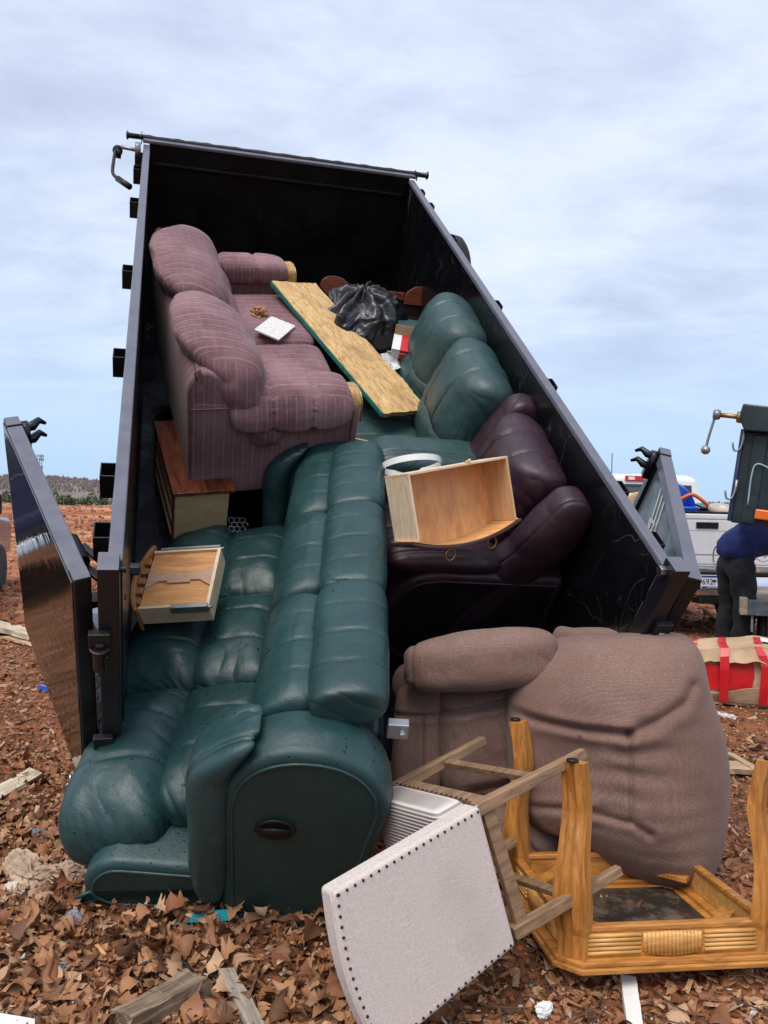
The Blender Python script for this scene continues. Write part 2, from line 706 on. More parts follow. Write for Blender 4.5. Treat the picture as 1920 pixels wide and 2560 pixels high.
def plaid(N):
    o = N.obj
    x, y, z = N.sep(o)
    g = N.n('ShaderNodeNewGeometry')
    vt = N.n('ShaderNodeVectorTransform', {0: g.outputs['Normal']}, vector_type='NORMAL', convert_from='WORLD', convert_to='OBJECT')
    nx = N.math('ABSOLUTE', N.sep(vt.outputs[0])[0])
    side = N.math('GREATER_THAN', nx, .75)
    wob = N.math('MULTIPLY', N.math('SUBTRACT', N.noise(o, 7, 3), .5), .012)

    def line(c, period, wid, off=0.0):
        f = N.math('FRACT', N.math('ADD', N.math('DIVIDE', N.math('ADD', c, wob), period), off))
        d = N.math('ABSOLUTE', N.math('SUBTRACT', f, .5))
        return N.mapr(d, wid * 1.6 / period, wid * .4 / period)
    u = N.math('ADD', N.math('MULTIPLY', x, N.math('SUBTRACT', 1, side)), N.math('MULTIPLY', y, side))
    v = N.math('ADD', N.math('MULTIPLY', y, N.math('SUBTRACT', 1, side)), N.math('MULTIPLY', z, side))
    l1 = line(u, .052, .0017)
    l2 = N.math('MULTIPLY', line(u, .026, .0016, .31), .45)
    l3 = N.math('MULTIPLY', line(v, .043, .0018), .30)
    th = N.noise(N.scale(o, (900, 300, 300)), 1, 2)
    ln = N.math('MAXIMUM', N.math('MAXIMUM', l1, l2), l3)
    ln = N.math('MULTIPLY', ln, N.mapr(N.noise(o, 60, 3), .3, .6, .45, 1))
    base = N.mix(N.mapr(N.noise(o, 2.6, 5, .6), .34, .7), (.150, .074, .086), (.290, .168, .180))
    # woven shading, line-wise
    slub = N.noise(N.scale(o, (160, 8, 8)), 1, 3)
    base = N.mix(N.mapr(slub, .4, .65, 0, .35), base, (.23, .145, .15))
    base = N.mix(N.math('MULTIPLY', N.mapr(N.noise(o, 4.1, 4, .65), .58, .74), .55), base, (.095, .055, .035))
    c = N.mix(N.math('MULTIPLY', ln, .50), base, (.52, .35, .34))
    N.set(N.b, 'Base Color', c)
    N.set(N.b, 'Roughness', .93)
    h = N.math('ADD', N.math('MULTIPLY', th, .4), N.noise(o, 22, 5))
    N.set(N.b, 'Normal', N.bump(h, .35, .006))


M['mauve'] = mat('mauve_plaid_fabric', plaid, Specular_IOR_Level=.2, Sheen_Weight=.10, Sheen_Roughness=.5)


def waffle(N):
    o = N.obj
    v = N.voro(o, 165, rand=.5)
    big = N.noise(o, 2.2, 5, .6)
    c = N.mix(N.mapr(big, .33, .68), (.235, .142, .112), (.345, .228, .186))
    c = N.mix(N.mapr(v, .15, .55, 0, .62), c, (.13, .078, .064))
    c = N.mix(N.math('MULTIPLY', N.mapr(N.noise(o, 5.5, 5, .7), .56, .72), .5), c, (.24, .125, .095))
    N.set(N.b, 'Base Color', c)
    N.set(N.b, 'Roughness', .95)
    N.set(N.b, 'Normal', N.bump(N.math('MULTIPLY', v, -1), .4, .003))


M['brown'] = mat('brown_waffle_fabric', waffle, Specular_IOR_Level=.15, Sheen_Weight=.12, Sheen_Roughness=.5)


def linen(N):
    o = N.obj
    a_ = N.noise(N.scale(o, (700, 90, 90)), 1, 2)
    b_ = N.noise(N.scale(o, (90, 90, 700)), 1, 2)
    h = N.math('ADD', a_, b_)
    c = N.mix(N.mapr(h, .75, 1.2), (.55, .475, .43), (.68, .60, .55))
    c = N.mix(N.math('MULTIPLY', N.mapr(N.noise(o, 3, 5), .5, .75), .35), c, (.45, .39, .33))
    N.set(N.b, 'Base Color', c)
    N.set(N.b, 'Normal', N.bump(h, .5, .004))


M['linen'] = mat('beige_linen', linen, Roughness=.95, Specular_IOR_Level=.15)


def ribbed(N):
    o = N.obj
    x, y, z = N.sep(o)
    s = N.math('SINE', N.math('MULTIPLY', x, 520))
    c = N.mix(N.mapr(s, -.6, .8), (.33, .29, .265), (.66, .61, .58))
    c = N.mix(N.mapr(N.noise(o, 9, 5), .5, .8, 0, .4), c, (.36, .31, .27))
    N.set(N.b, 'Base Color', c)
    N.set(N.b, 'Normal', N.bump(s, .5, .004))


M['ribbed'] = mat('beige_ribbed_cloth', ribbed, Roughness=.95, Specular_IOR_Level=.15)


def wood(name, dark, light, rough=.45, sc=(30, 3, 30), axis=None, coat=0.0, dirt=0.0, spec=.5, ring=6):
    def f(N):
        o = N.obj
        s = N.scale(o, sc)
        n = N.noise(s, 1, 6, .62, 1.2)
        wv = N.noise(N.scale(o, tuple(x * ring for x in sc)), 1, 3)
        c = N.mix(N.mapr(n, .32, .68), dark, light)
        c = N.mix(N.mapr(wv, .5, .8, 0, .4), c, tuple(x * .6 for x in dark))
        if dirt:
            c = N.mix(N.math('MULTIPLY', N.mapr(N.noise(o, 7, 5, .65), .52, .72), dirt), c, (.08, .045, .028))
        N.set(N.b, 'Base Color', c)
        N.set(N.b, 'Roughness', N.mapr(n, .3, .7, rough - .06, rough + .12))
        N.set(N.b, 'Normal', N.bump(N.math('ADD', n, N.math('MULTIPLY', wv, .5)), .15, .003))
    return mat(name, f, Coat_Weight=coat, Coat_Roughness=.15, Specular_IOR_Level=spec)


M['oak'] = wood('golden_oak', (.33, .125, .024), (.58, .255, .058), .34, (34, 34, 4), coat=.2, dirt=.22)
M['oakh'] = wood('golden_oak_rail', (.34, .13, .026), (.60, .27, .062), .34, (5, 34, 34), coat=.2, dirt=.22)
M['oakl'] = wood('pale_oak_flutes', (.50, .25, .065), (.74, .42, .135), .38, (5, 40, 40))
M['greywood'] = wood('weathered_leg_wood', (.16, .095, .050), (.33, .205, .115), .6, (40, 40, 5))
M['ply'] = wood('drawer_plywood', (.66, .32, .12), (.84, .47, .19), .42, (14, 3.5, 3), ring=3, dirt=.12)
M['plyb'] = wood('drawer_bottom_plywood', (.50, .225, .075), (.72, .37, .14), .42, (3, 14, 3), ring=3, dirt=.1)
M['cream'] = wood('cream_drawer_side', (.66, .50, .31), (.80, .66, .46), .5, (4, 8, 30), dirt=.08)
M['creamv'] = wood('cream_drawer_wall', (.60, .36, .17), (.72, .48, .26), .5, (30, 4, 30), dirt=.1)
M['tan'] = wood('tan_side_board', (.56, .37, .19), (.70, .50, .29), .55, (4, 4, 30), dirt=.15)
M['mahog'] = wood('mahogany_top', (.060, .014, .006), (.21, .052, .018), .25, (12, 2.5, 12), coat=.5, dirt=.2)
M['cherry'] = wood('cherry_frame', (.10, .022, .010), (.20, .050, .022), .38, (4, 20, 20), coat=.2, dirt=.35)
M['darkfront'] = wood('dark_drawer_front', (.035, .014, .010), (.075, .03, .02), .35, (4, 30, 30), coat=.3)
M['bowwood'] = wood('orange_bow_front', (.30, .115, .038), (.46, .20, .07), .4, (30, 4, 30), coat=.2)
M['rawrail'] = wood('raw_brace', (.42, .26, .17), (.54, .36, .25), .6, (4, 40, 40))
M['greyboard'] = wood('weathered_board', (.20, .17, .14), (.46, .38, .30), .8, (4, 40, 40), dirt=.5)
M['paleboard'] = wood('pale_split_wood', (.42, .33, .22), (.70, .60, .44), .8, (3, 30, 30), dirt=.4)
M['bark'] = wood('weathered_log', (.10, .06, .035), (.36, .27, .19), .85, (3, 40, 40), dirt=.6)


def osb(N):
    o = N.obj
    wob = N.vmath('ADD', o, N.scale(N.noise(o, 16, 3, color=True), (.045, .045, 0)))
    v = N.n('ShaderNodeTexVoronoi', {'Vector': N.scale(wob, (1.0, .30, 1)), 'Scale': 70.0}, feature='F1')
    fl = N.sep(v.outputs['Color'])
    c = N.mix(fl[0], (.40, .215, .075), (.66, .43, .175))
    c = N.mix(N.math('MULTIPLY', fl[1], .45), c, (.80, .60, .30))
    v2 = N.noise(N.scale(o, (60, 18, 40)), 1, 5, .7, 1.5)
    c = N.mix(N.mapr(v2, .52, .70, 0, .75), c, (.22, .11, .035))
    c = N.mix(N.mapr(N.noise(o, 30, 5, .8), .60, .70, 0, .85), c, (.085, .045, .02))
    mud = N.mapr(N.noise(o, 3.6, 4, .6), .52, .66, 0, .75)
    c = N.mix(mud, c, (.36, .195, .085))
    N.set(N.b, 'Base Color', c)
    N.set(N.b, 'Normal', N.bump(N.math('ADD', v2, fl[2]), .5, .005))


M['osb'] = mat('strand_board', osb, Roughness=.75)
M['osb_edge'] = solid('green_painted_edge', (.012, .155, .125), .5, var=.3, vs=30)
M['osb_rim'] = wood('strand_board_edge', (.20, .11, .05), (.40, .25, .12), .8, (10, 60, 90), dirt=.4)


def blackpaint(name, rough, scr=1.0, sky_sheen=0.0, base=(.006, .0065, .009), wav=0.0, bsc=(1, 1, 1), sp=.5):
    def f(N):
        o = N.obj
        c = base
        # scratches: thin bent lines
        tot = None
        for k, (sc, di) in enumerate((((3.2, .9, 1.6), .5), ((1.3, 2.6, 3.0), .8), ((5.5, 3.2, 1.6), .4))):
            n = N.noise(N.vmath('ADD', N.scale(o, sc), (k * 7.3, k * 3.1, 0)), 1.0, 2, .4, di)
            d = N.math('ABSOLUTE', N.math('SUBTRACT', n, .5))
            ln = N.mapr(d, .0024, .0004)
            msk = N.mapr(N.noise(N.vmath('ADD', o, (k * 5.1, 1, 2)), 3.4, 4, .65), .50, .62)
            ln = N.math('MULTIPLY', ln, msk)
            tot = ln if tot is None else N.math('MAXIMUM', tot, ln)
        tot = N.math('MULTIPLY', tot, scr * .32, clamp=True)
        scuff = N.math('MULTIPLY', N.mapr(N.noise(N.scale(o, (2, 2, 9)), 2.6, 7, .75, 1.0), .60, .78), .5 * scr, clamp=True)
        cc = N.mix(tot, base, (.20, .20, .215))
        cc = N.mix(scuff, cc, (.055, .054, .056))
        if sky_sheen:  # pale lavender-grey of the reflected sky mixed into the colour
            cc = N.mix(N.mapr(N.noise(o, 9, 6, .7), .25, .75, sky_sheen * .6, sky_sheen), cc, (.33, .33, .37))
        N.set(N.b, 'Base Color', cc)
        rg = N.math('ADD', N.mapr(N.noise(o, 4.5, 5, .65), .3, .7, rough * .7, rough * 1.4), N.math('MULTIPLY', tot, .3))
        N.set(N.b, 'Roughness', rg)
        h = N.noise(N.scale(o, bsc), 1.0, 2)
        N.set(N.b, 'Normal', N.bump(h, .12 + wav, .01 + wav * .03))
    return mat(name, f, Specular_IOR_Level=sp)


M['black_in'] = blackpaint('scratched_black_paint', .26, 1.0, base=(.0035, .0038, .005), bsc=(1.5, 2, 1.5))
M['black_head'] = blackpaint('black_bulkhead_paint', .5, .35, base=(.003, .0032, .004), sp=.3)
M['black_gloss'] = blackpaint('glossy_black_door_skin', .06, .35, base=(.006, .006, .006), wav=.05, bsc=(1.2, 3.0, 13.0), sp=.9)
M['black_gloss'].node_tree.nodes['Principled BSDF'].inputs['IOR'].default_value = 2.3
M['black_tube'] = blackpaint('black_tube_paint', .30, .25, base=(.010, .010, .013))
M['rail'] = blackpaint('sky_sheen_black_rail', .33, .8, .32, base=(.06, .065, .09))  # black rail paint with the sky's reflection painted into its colour
M['black_dull'] = solid('dull_black_steel', (.012, .012, .014), .5, bstr=.15)
M['steel'] = solid('bright_steel', (.55, .56, .58), .3, 1.0, bstr=.1)
M['steel_dull'] = solid('dull_zinc', (.30, .31, .32), .45, .8)
M['rubber'] = solid('black_rubber', (.012, .012, .013), .75, bstr=.25)
M['plastic_black'] = solid('black_plastic', (.008, .008, .009), .42, spec=.35)
M['brass'] = solid('antique_brass', (.42, .29, .11), .4, .9)
M['nail'] = solid('dark_nailhead', (.035, .030, .028), .35, .7)
M['cloth_dark'] = solid('dark_dust_cover', (.012, .014, .015), .95)
M['trimwood'] = wood('gilded_trim', (.28, .14, .045), (.55, .33, .13), .4, (20, 20, 20))
M['tarp'] = solid('black_tarp', (.014, .014, .017), .6, bscale=40, bstr=.5)


def bagm(N):
    o = N.obj
    n = N.noise(N.scale(o, (9, 9, 5)), 1, 6, .6, 2.0)
    N.set(N.b, 'Base Color', (.010, .010, .012))
    N.set(N.b, 'Roughness', .27)
    N.set(N.b, 'Normal', N.bump(n, .45, .02))


M['bag'] = mat('black_bin_liner', bagm, Specular_IOR_Level=.6)
M['white'] = solid('white_board', (.78, .76, .72), .6, var=.06)
M['hoop'] = solid('white_hoop', (.80, .79, .75), .45, var=.05)


def speck(N):
    o = N.obj
    n = N.noise(o, 75, 4, .7)
    c = N.mix(N.mapr(n, .58, .66), (.70, .685, .64), (.10, .07, .05))
    N.set(N.b, 'Base Color', c)
    N.set(N.b, 'Roughness', .4)


M['speck'] = mat('speckled_white_tile', speck)
M['red'] = solid('red_card', (.60, .008, .012), .5, var=.08)
M['whitecard'] = solid('white_card', (.78, .77, .75), .55, var=.05)
M['violet'] = solid('violet_print', (.25, .08, .35), .5)


def cardb(N):
    o = N.obj
    n = N.noise(o, 5, 6, .6)
    c = N.mix(N.mapr(n, .3, .7), (.40, .265, .155), (.58, .41, .265))
    x = N.noise(N.scale(o, (3, 3, 70)), 1, 2)
    c = N.mix(N.mapr(x, .5, .8, 0, .2), c, (.34, .21, .115))
    c = N.mix(N.mapr(N.noise(o, 13, 5, .7), .6, .75, 0, .6), c, (.24, .13, .07))
    N.set(N.b, 'Base Color', c)
    N.set(N.b, 'Normal', N.bump(n, .35, .02))


M['card'] = mat('corrugated_cardboard', cardb, Roughness=.85, Specular_IOR_Level=.2)
M['print'] = solid('black_box_print', (.04, .03, .025), .8)
M['redtape'] = solid('red_packing_tape', (.56, .012, .018), .3, var=.1)
M['turq'] = solid('turquoise_paint', (.02, .42, .50), .5, var=.3, vs=25)
M['blueplastic'] = solid('blue_plastic', (.02, .11, .55), .3, var=.15)
M['orangep'] = solid('orange_plastic', (.75, .12, .02), .35)
M['rag'] = solid('dirty_beige_rag', (.42, .30, .21), .95, var=.3, vs=9, bscale=25, bstr=.6)
M['pipe'] = solid('muddy_pipe', (.34, .22, .13), .6, var=.3)
M['foam'] = solid('dirty_white_foam', (.62, .58, .52), .9, var=.2, bscale=30, bstr=.6)
M['greyplastic'] = solid('grey_plastic', (.20, .21, .25), .35, var=.2)
M['truckwhite'] = solid('white_car_paint', (.72, .73, .75), .25, var=.03, bstr=0, Coat_Weight=.6, Coat_Roughness=.08)
M['truckblue'] = solid('dark_blue_car_paint', (.02, .03, .10), .25, var=.03, bstr=0, Coat_Weight=.6, Coat_Roughness=.08)
M['glass_dark'] = solid('tinted_glass', (.012, .014, .016), .06, var=.0, bstr=0, spec=.7)
M['glass_slide'] = solid('rear_slider_glass', (.05, .065, .075), .05, var=.0, bstr=0, spec=.8)
M['lampred'] = solid('red_lamp_lens', (.55, .008, .012), .15, var=.05, bstr=0)
M['lampwhite'] = solid('clear_lamp_lens', (.75, .65, .65), .15, var=.05, bstr=0)
M['lamporange'] = solid('orange_marker_lens', (.80, .16, .02), .25, var=.05, bstr=0)
M['chrome'] = solid('chrome', (.75, .76, .78), .16, 1.0, var=.03, bstr=0)
M['plate'] = solid('plate_white', (.80, .81, .82), .4, var=.03, bstr=0)
M['plateblue'] = solid('plate_blue', (.04, .06, .20), .4, var=.03, bstr=0)
M['darkgreen'] = solid('dark_green_paint', (.012, .024, .026), .4, var=.35)
M['rope'] = solid('pale_blue_cord', (.30, .45, .52), .8)
M['grey_bar'] = wood('grimy_steel_beam', (.045, .06, .075), (.11, .13, .15), .6, (8, 30, 8), dirt=.6)
M['woodend'] = wood('grimy_wood_deck', (.20, .16, .115), (.42, .35, .26), .8, (8, 30, 8), dirt=.4)
M['tanplastic'] = solid('tan_wheel', (.45, .38, .30), .6)
M['tower'] = solid('tower_steel', (.24, .29, .34), .6, bstr=0)
M['decal'] = solid('white_decal', (.80, .81, .82), .4, var=.02, bstr=0)
M['doorgrey'] = solid('blue_grey_door_skin', (.135, .175, .185), .35, var=.12, bstr=.05)


def dplate(N):
    x, y, z = N.sep(N.obj)
    N.set(N.b, 'Base Color', N.mix(N.mapr(N.noise(N.obj, 6, 5), .3, .7), (.09, .095, .11), (.20, .21, .24)))
    N.set(N.b, 'Roughness', .35)
    N.set(N.b, 'Metallic', .6)


M['dplate'] = mat('tread_plate', dplate)

# cloth and skin of the man
M['shirt'] = solid('royal_blue_shirt', (.009, .018, .11), .9, var=.15, bscale=20, bstr=.4, vs=5)
M['trousers'] = solid('black_trousers', (.007, .0075, .010), .85, var=.25, bscale=14, bstr=.4)
M['skin'] = solid('skin', (.42, .23, .15), .55, var=.05)
M['hair'] = solid('dark_hair', (.02, .014, .01), .6)
M['boot'] = solid('dark_boot', (.02, .017, .015), .6)


def groundm(N):
    o = N.obj
    x, y, z = N.sep(o)
    far = N.mapr(N.math('ADD', y, N.math('MULTIPLY', N.noise(o, .35, 3), 4)), 7.0, 16.0)
    n1 = N.noise(o, 1.3, 7, .62)
    n2 = N.noise(o, 9, 7, .65)
    n3 = N.noise(o, 42, 5, .7)
    near = N.mix(N.mapr(n1, .34, .66), (.12, .046, .021), (.36, .135, .055))
    near = N.mix(N.mapr(n2, .45, .70, 0, .7), near, (.115, .058, .033))
    near = N.mix(N.mapr(n3, .54, .70, 0, .75), near, (.42, .22, .115))
    near = N.mix(N.mapr(n3, .44, .32, 0, .7), near, (.025, .013, .009))
    st = N.noise(N.scale(o, (.10, .55, 1)), 1, 7, .65, .5)
    st2 = N.noise(N.scale(o, (.8, 2.6, 1)), 1, 6, .65, .5)
    clay = N.mix(N.mapr(st, .36, .62), (.29, .088, .030), (.58, .28, .145))
    clay = N.mix(N.mapr(st2, .50, .66, 0, .7), clay, (.10, .036, .017))
    clay = N.mix(N.mapr(n2, .56, .72, 0, .7), clay, (.40, .20, .11))
    clay = N.mix(N.mapr(n2, .42, .30, 0, .6), clay, (.08, .03, .015))
    N.set(N.b, 'Base Color', N.mix(far, near, clay))
    N.set(N.b, 'Roughness', .92)
    h = N.math('ADD', N.math('MULTIPLY', n2, .7), N.math('MULTIPLY', n3, .45))
    N.set(N.b, 'Normal', N.bump(h, .8, .05))


M['ground'] = mat('red_clay_and_mulch', groundm, Specular_IOR_Level=.25)


def leafm(name, cols):
    def f(N):
        at = N.n('ShaderNodeAttribute', attribute_name='rnd')
        oi = N.n('ShaderNodeObjectInfo')
        r = N.math('FRACT', N.math('ADD', at.outputs['Fac'], oi.outputs['Random']))
        c = N.ramp(r, [(i / (len(cols) - 1), q) for i, q in enumerate(cols)])
        n = N.noise(N.obj, 60, 4)
        c = N.mix(N.mapr(n, .45, .7, 0, .5), c, (.10, .042, .02))
        N.set(N.b, 'Base Color', c)
        N.set(N.b, 'Roughness', .62)
    return mat(name, f, Specular_IOR_Level=.35)


M['leaf'] = leafm('dead_leaf', [(.07, .028, .013), (.19, .075, .031), (.33, .15, .066), (.43, .225, .11), (.23, .085, .034), (.56, .36, .22), (.11, .045, .022), (.38, .18, .085)])
M['chip'] = leafm('bark_shred', [(.09, .034, .015), (.24, .088, .034), (.42, .19, .085), (.15, .055, .023), (.58, .36, .21), (.33, .125, .048)])
M['clod'] = leafm('clay_clod', [(.34, .115, .042), (.21, .07, .028), (.46, .21, .10), (.13, .048, .022), (.37, .145, .062)])
M['bits'] = leafm('pale_litter', [(.66, .64, .60), (.45, .43, .42), (.74, .72, .69), (.30, .31, .36), (.55, .46, .36)])


def needles(name, a_, b_):
    def f(N):
        at = N.n('ShaderNodeAttribute', attribute_name='rnd')
        c = N.mix(at.outputs['Fac'], a_, b_)
        N.set(N.b, 'Base Color', c)
        N.set(N.b, 'Roughness', .8)
    return mat(name, f, Specular_IOR_Level=.15)


M['pine'] = needles('evergreen_foliage', (.055, .085, .045), (.125, .155, .080))
M['pine2'] = needles('yellowish_foliage', (.085, .115, .048), (.165, .185, .085))
M['bare'] = needles('bare_wood', (.175, .140, .132), (.235, .195, .180))
M['bare2'] = needles('far_bare_wood', (.13, .125, .14), (.19, .18, .19))
M['trunk'] = solid('trunk_bark', (.08, .055, .04), .9)
M['hill'] = solid('wooded_hill', (.20, .162, .150), .95, var=.3, vs=.05)


def dglass(N):
    n = N.noise(N.obj, 9, 6, .7)
    N.set(N.b, 'Base Color', N.mix(N.mapr(n, .45, .65), (.032, .028, .024), (.12, .085, .058)))
    N.set(N.b, 'Roughness', N.mapr(n, .4, .65, .12, .7))


M['dirtyglass'] = mat('dirty_smoked_glass', dglass)

# ------------------------------------------------------------------ the ground
def sstep(a, b, x):
    t = np.clip((x - a) / (b - a), 0, 1)
    return t * t * (3 - 2 * t)


def gz_base(x, y):
    x, y = np.asarray(x, float), np.asarray(y, float)
    z = 1.42 * sstep(4.5, 44, y) - 3.2 * sstep(52, 95, y)
    z = z + .10 * np.exp(-(((x + .55) / .75) ** 2 + ((y - 2.95) / .45) ** 2))      # leaves heaped against the sofa
    z = z + .07 * np.exp(-(((x - 1.0) / .9) ** 2 + ((y - 3.1) / .8) ** 2))
    z = z - .02 + .12 * sstep(7.2, 9.5, y) * sstep(1.5, 3.5, x)
    P = np.stack([x, y, 0 * x], 1)
    z = z + .055 * fbm(P * .55, 3, 3)
    far = sstep(7, 16, y)
    z = z + far * (.10 * fbm(P * np.array([.35, .9, 1]), 5, 4))
    rid = np.exp(-((y - 44 - 5 * vnoise(P * .05, 8)) / 7) ** 2)
    z = z + rid * (.10 + .42 * fbm(P * np.array([.16, .05, 1]), 9, 4))
    return z


def gz(x, y):
    """height of the ground"""
    x, y = np.atleast_1d(np.asarray(x, float)), np.atleast_1d(np.asarray(y, float))
    z = gz_base(x, y)
    P = np.stack([x, y, 0 * x], 1)
    near = 1 - sstep(7, 14, np.hypot(x, y))
    z = z + near * (.026 * fbm(P * 7, 21, 4, .6))
    return z


def axis_pts(lo, hi, step, far_lo, far_hi, g=1.13):
    c = list(np.arange(lo, hi + 1e-6, step))
    s_ = step
    p = c[-1]
    while p < far_hi:
        s_ *= g
        p += s_
        c.append(p)
    s_ = step
    p = c[0]
    pre = []
    while p > far_lo:
        s_ *= g
        p -= s_
        pre.append(p)
    return np.array(pre[::-1] + c)


gx = axis_pts(-3.2, 4.6, .036, -900, 900)
gy = axis_pts(1.7, 8.6, .036, -90, 1600, 1.1)
XX, YY = np.meshgrid(gx, gy, indexing='ij')
ZZ = gz(XX.ravel(), YY.ravel())
ZZ = ZZ - 8 * sstep(300, 900, YY.ravel())
nx_, ny_ = len(gx), len(gy)
ii = np.arange(nx_ * ny_).reshape(nx_, ny_)
gF = np.stack([ii[:-1, :-1], ii[1:, :-1], ii[1:, 1:], ii[:-1, 1:]], -1).reshape(-1, 4)
ground = link('ground', mesh_of('ground', np.stack([XX.ravel(), YY.ravel(), ZZ], 1), gF, M['ground']), kind='structure')

# ------------------------------------------------------------------ hills far behind
hx = np.linspace(-700, 900, 260)


def ridge_h(x):
    P = np.stack([x * .01, 0 * x, 0 * x], 1)
    return np.where(x < 60, 9 + 6 * np.exp(-((x + 185) / 70) ** 2) + 2.0 * np.exp(-((x + 330) / 90) ** 2), 7.5) + 1.6 * fbm(P * 1.6, 31, 3)


HV, HF = [], []
prof_ = [(300, -12), (350, -4), (400, .62), (440, .95), (480, 1.0), (560, .5), (700, -12)]
for y_, k_ in prof_:
    hh = ridge_h(hx)
    z_ = np.where(k_ > 0, HC + hh * k_, k_)
    HV.append(np.stack([hx * y_ / 440, np.full_like(hx, y_), z_ + 0 * hx], 1))
n_ = len(hx)
for i in range(len(prof_) - 1):
    for j in range(n_ - 1):
        HF.append((i * n_ + j, i * n_ + j + 1, (i + 1) * n_ + j + 1, (i + 1) * n_ + j))
link('hills', mesh_of('hills', np.concatenate(HV), HF, M['hill']), kind='structure')


def add_attr(me, vals):
    at_ = me.attributes.new('rnd', 'FLOAT', 'POINT')
    at_.data.foreach_set('value', np.asarray(vals, np.float32))


def tufts(name, X, Y, Z, hgt, wid, m, kind='stuff', per=3, seed=0):
    """leafless trees seen from afar: each a loose sheaf of slender tapering boughs"""
    rg = np.random.default_rng(seed)
    V, F, A = [], [], []
    for x, y, z, h, w_ in zip(X, Y, Z, hgt, wid):
        rv = rg.random()
        for k in range(per):
            dx, dy = rg.normal(0, w_ * .45, 2)
            hh = h * rg.uniform(.65, 1.05)
            r = w_ * rg.uniform(.25, .5)
            b = len(V)
            a0 = rg.uniform(0, 6.28)
            for q in range(4):
                an = a0 + q * 1.57
                V.append((x + dx + .3 * r * math.cos(an), y + dy + .3 * r * math.sin(an), z))
            for q in range(4):
                an = a0 + q * 1.57
                V.append((x + dx + r * math.cos(an), y + dy + r * math.sin(an), z + hh * rg.uniform(.45, .75)))
            V.append((x + dx * 1.3, y + dy, z + hh))
            A += [np.clip(rv + rg.uniform(-.2, .2), 0, 1)] * 9
            for q in range(4):
                q2 = (q + 1) % 4
                F.append((b + q, b + q2, b + 4 + q2, b + 4 + q))
                F.append((b + 4 + q, b + 4 + q2, b + 8))
    me = mesh_of(name, V, F, m, False)
    add_attr(me, A)
    return link(name, me, kind=kind)


rg = np.random.default_rng(5)
N_ = 9500
yy = rg.uniform(385, 470, N_)
xx = rg.uniform(-260, 420, N_) * yy / 440
kk = np.interp(yy, [p[0] for p in prof_[2:5]], [p[1] for p in prof_[2:5]])
kk = np.where(yy < 400, .62 * (yy - 350) / 50, kk)
zz = HC + ridge_h(xx * 440 / yy) * kk - .4
tufts('far_woods', xx, yy, zz, rg.uniform(1.4, 3.0, N_), rg.uniform(.45, 1.0, N_), M['bare'], seed=2)


def foliage(cx, cy, cz, rx_, ry_, rz_, n, size, seed):
    rg_ = np.random.default_rng(seed)
    lob = rg_.normal(0, .45, (7, 3)) * (rx_, ry_, rz_)
    V, F, A = [], [], []
    for i in range(n):
        l_ = lob[rg_.integers(7)]
        d = rg_.normal(0, 1, 3)
        d /= np.linalg.norm(d)
        p = l_ + d * np.array([rx_, ry_, rz_]) * .62 * rg_.uniform(.55, 1) ** .6
        if p[2] < -rz_:
            p[2] = -rz_ * rg_.uniform(.6, 1)
        u = rg_.normal(0, 1, 3)
        u /= np.linalg.norm(u)
        v = np.cross(u, rg_.normal(0, 1, 3))
        v /= np.linalg.norm(v)
        s_ = size * rg_.uniform(.5, 1.3)
        b = len(V)
        c = np.array([cx, cy, cz]) + p
        V += [c - u * s_, c + v * s_ * .5, c + u * s_, c - v * s_ * .5 + u * .2 * s_]
        F.append((b, b + 1, b + 2, b + 3))
        A += [np.clip(.5 + .28 * rg_.normal(), 0, 1)] * 4
    return V, F, A


def tree(x, y, h, wdt, m, seed, label, group, name='evergreen_tree'):
    z0 = float(gz([x], [y])[0]) - .3
    t = thing(name, label, 'tree', Matrix.Translation((x, y, z0)), group)
    b = MB()
    b.tube([(0, 0, 0), (.05 * h, 0, h * .4), (.02 * h, .02 * h, h * .85)], [h * .03, h * .02, h * .006], 7)
    for k in range(4):
        a_ = k * 1.7 + seed
        b.tube([(.03 * h, 0, h * (.3 + .1 * k)), (.25 * wdt * math.cos(a_), .25 * wdt * math.sin(a_), h * (.42 + .1 * k))], [h * .012, h * .004], 5)
    b.build('trunk', M['trunk'], t, True)
    V, F, A = foliage(0, 0, h * .56, wdt * .5, wdt * .45, h * .42, 620, h * .055, seed)
    me = mesh_of('crown', V, F, m, False)
    add_attr(me, A)
    link('crown', me, t)


tk = 0
for (u_, Yd, top, wpx, mm) in ((8, 150, 1226, 34, 'pine'), (30, 160, 1228, 32, 'pine'), (57, 150, 1238, 28, 'pine'), (141, 140, 1233, 26, 'pine'), (160, 135, 1226, 36, 'pine'), (183, 145, 1232, 32, 'pine2'),
                               (207, 140, 1226, 34, 'pine'), (226, 150, 1232, 30, 'pine2'), (243, 140, 1235, 30, 'pine'), (262, 155, 1236, 30, 'pine')):
    p = atpx(u_, top, Yd)
    zb = float(gz([p[0]], [Yd])[0])
    tree(p[0], Yd, p[2] - zb, wpx / FPX * Yd * 1.25, M[mm], 40 + tk,
         'yellow-green bushy tree at the foot of the bare hill' if mm == 'pine2' else 'dark evergreen tree standing beyond the red dirt ridge',
         'yellow-green trees below the hill' if mm == 'pine2' else 'evergreens beyond the dirt ridge')
    tk += 1

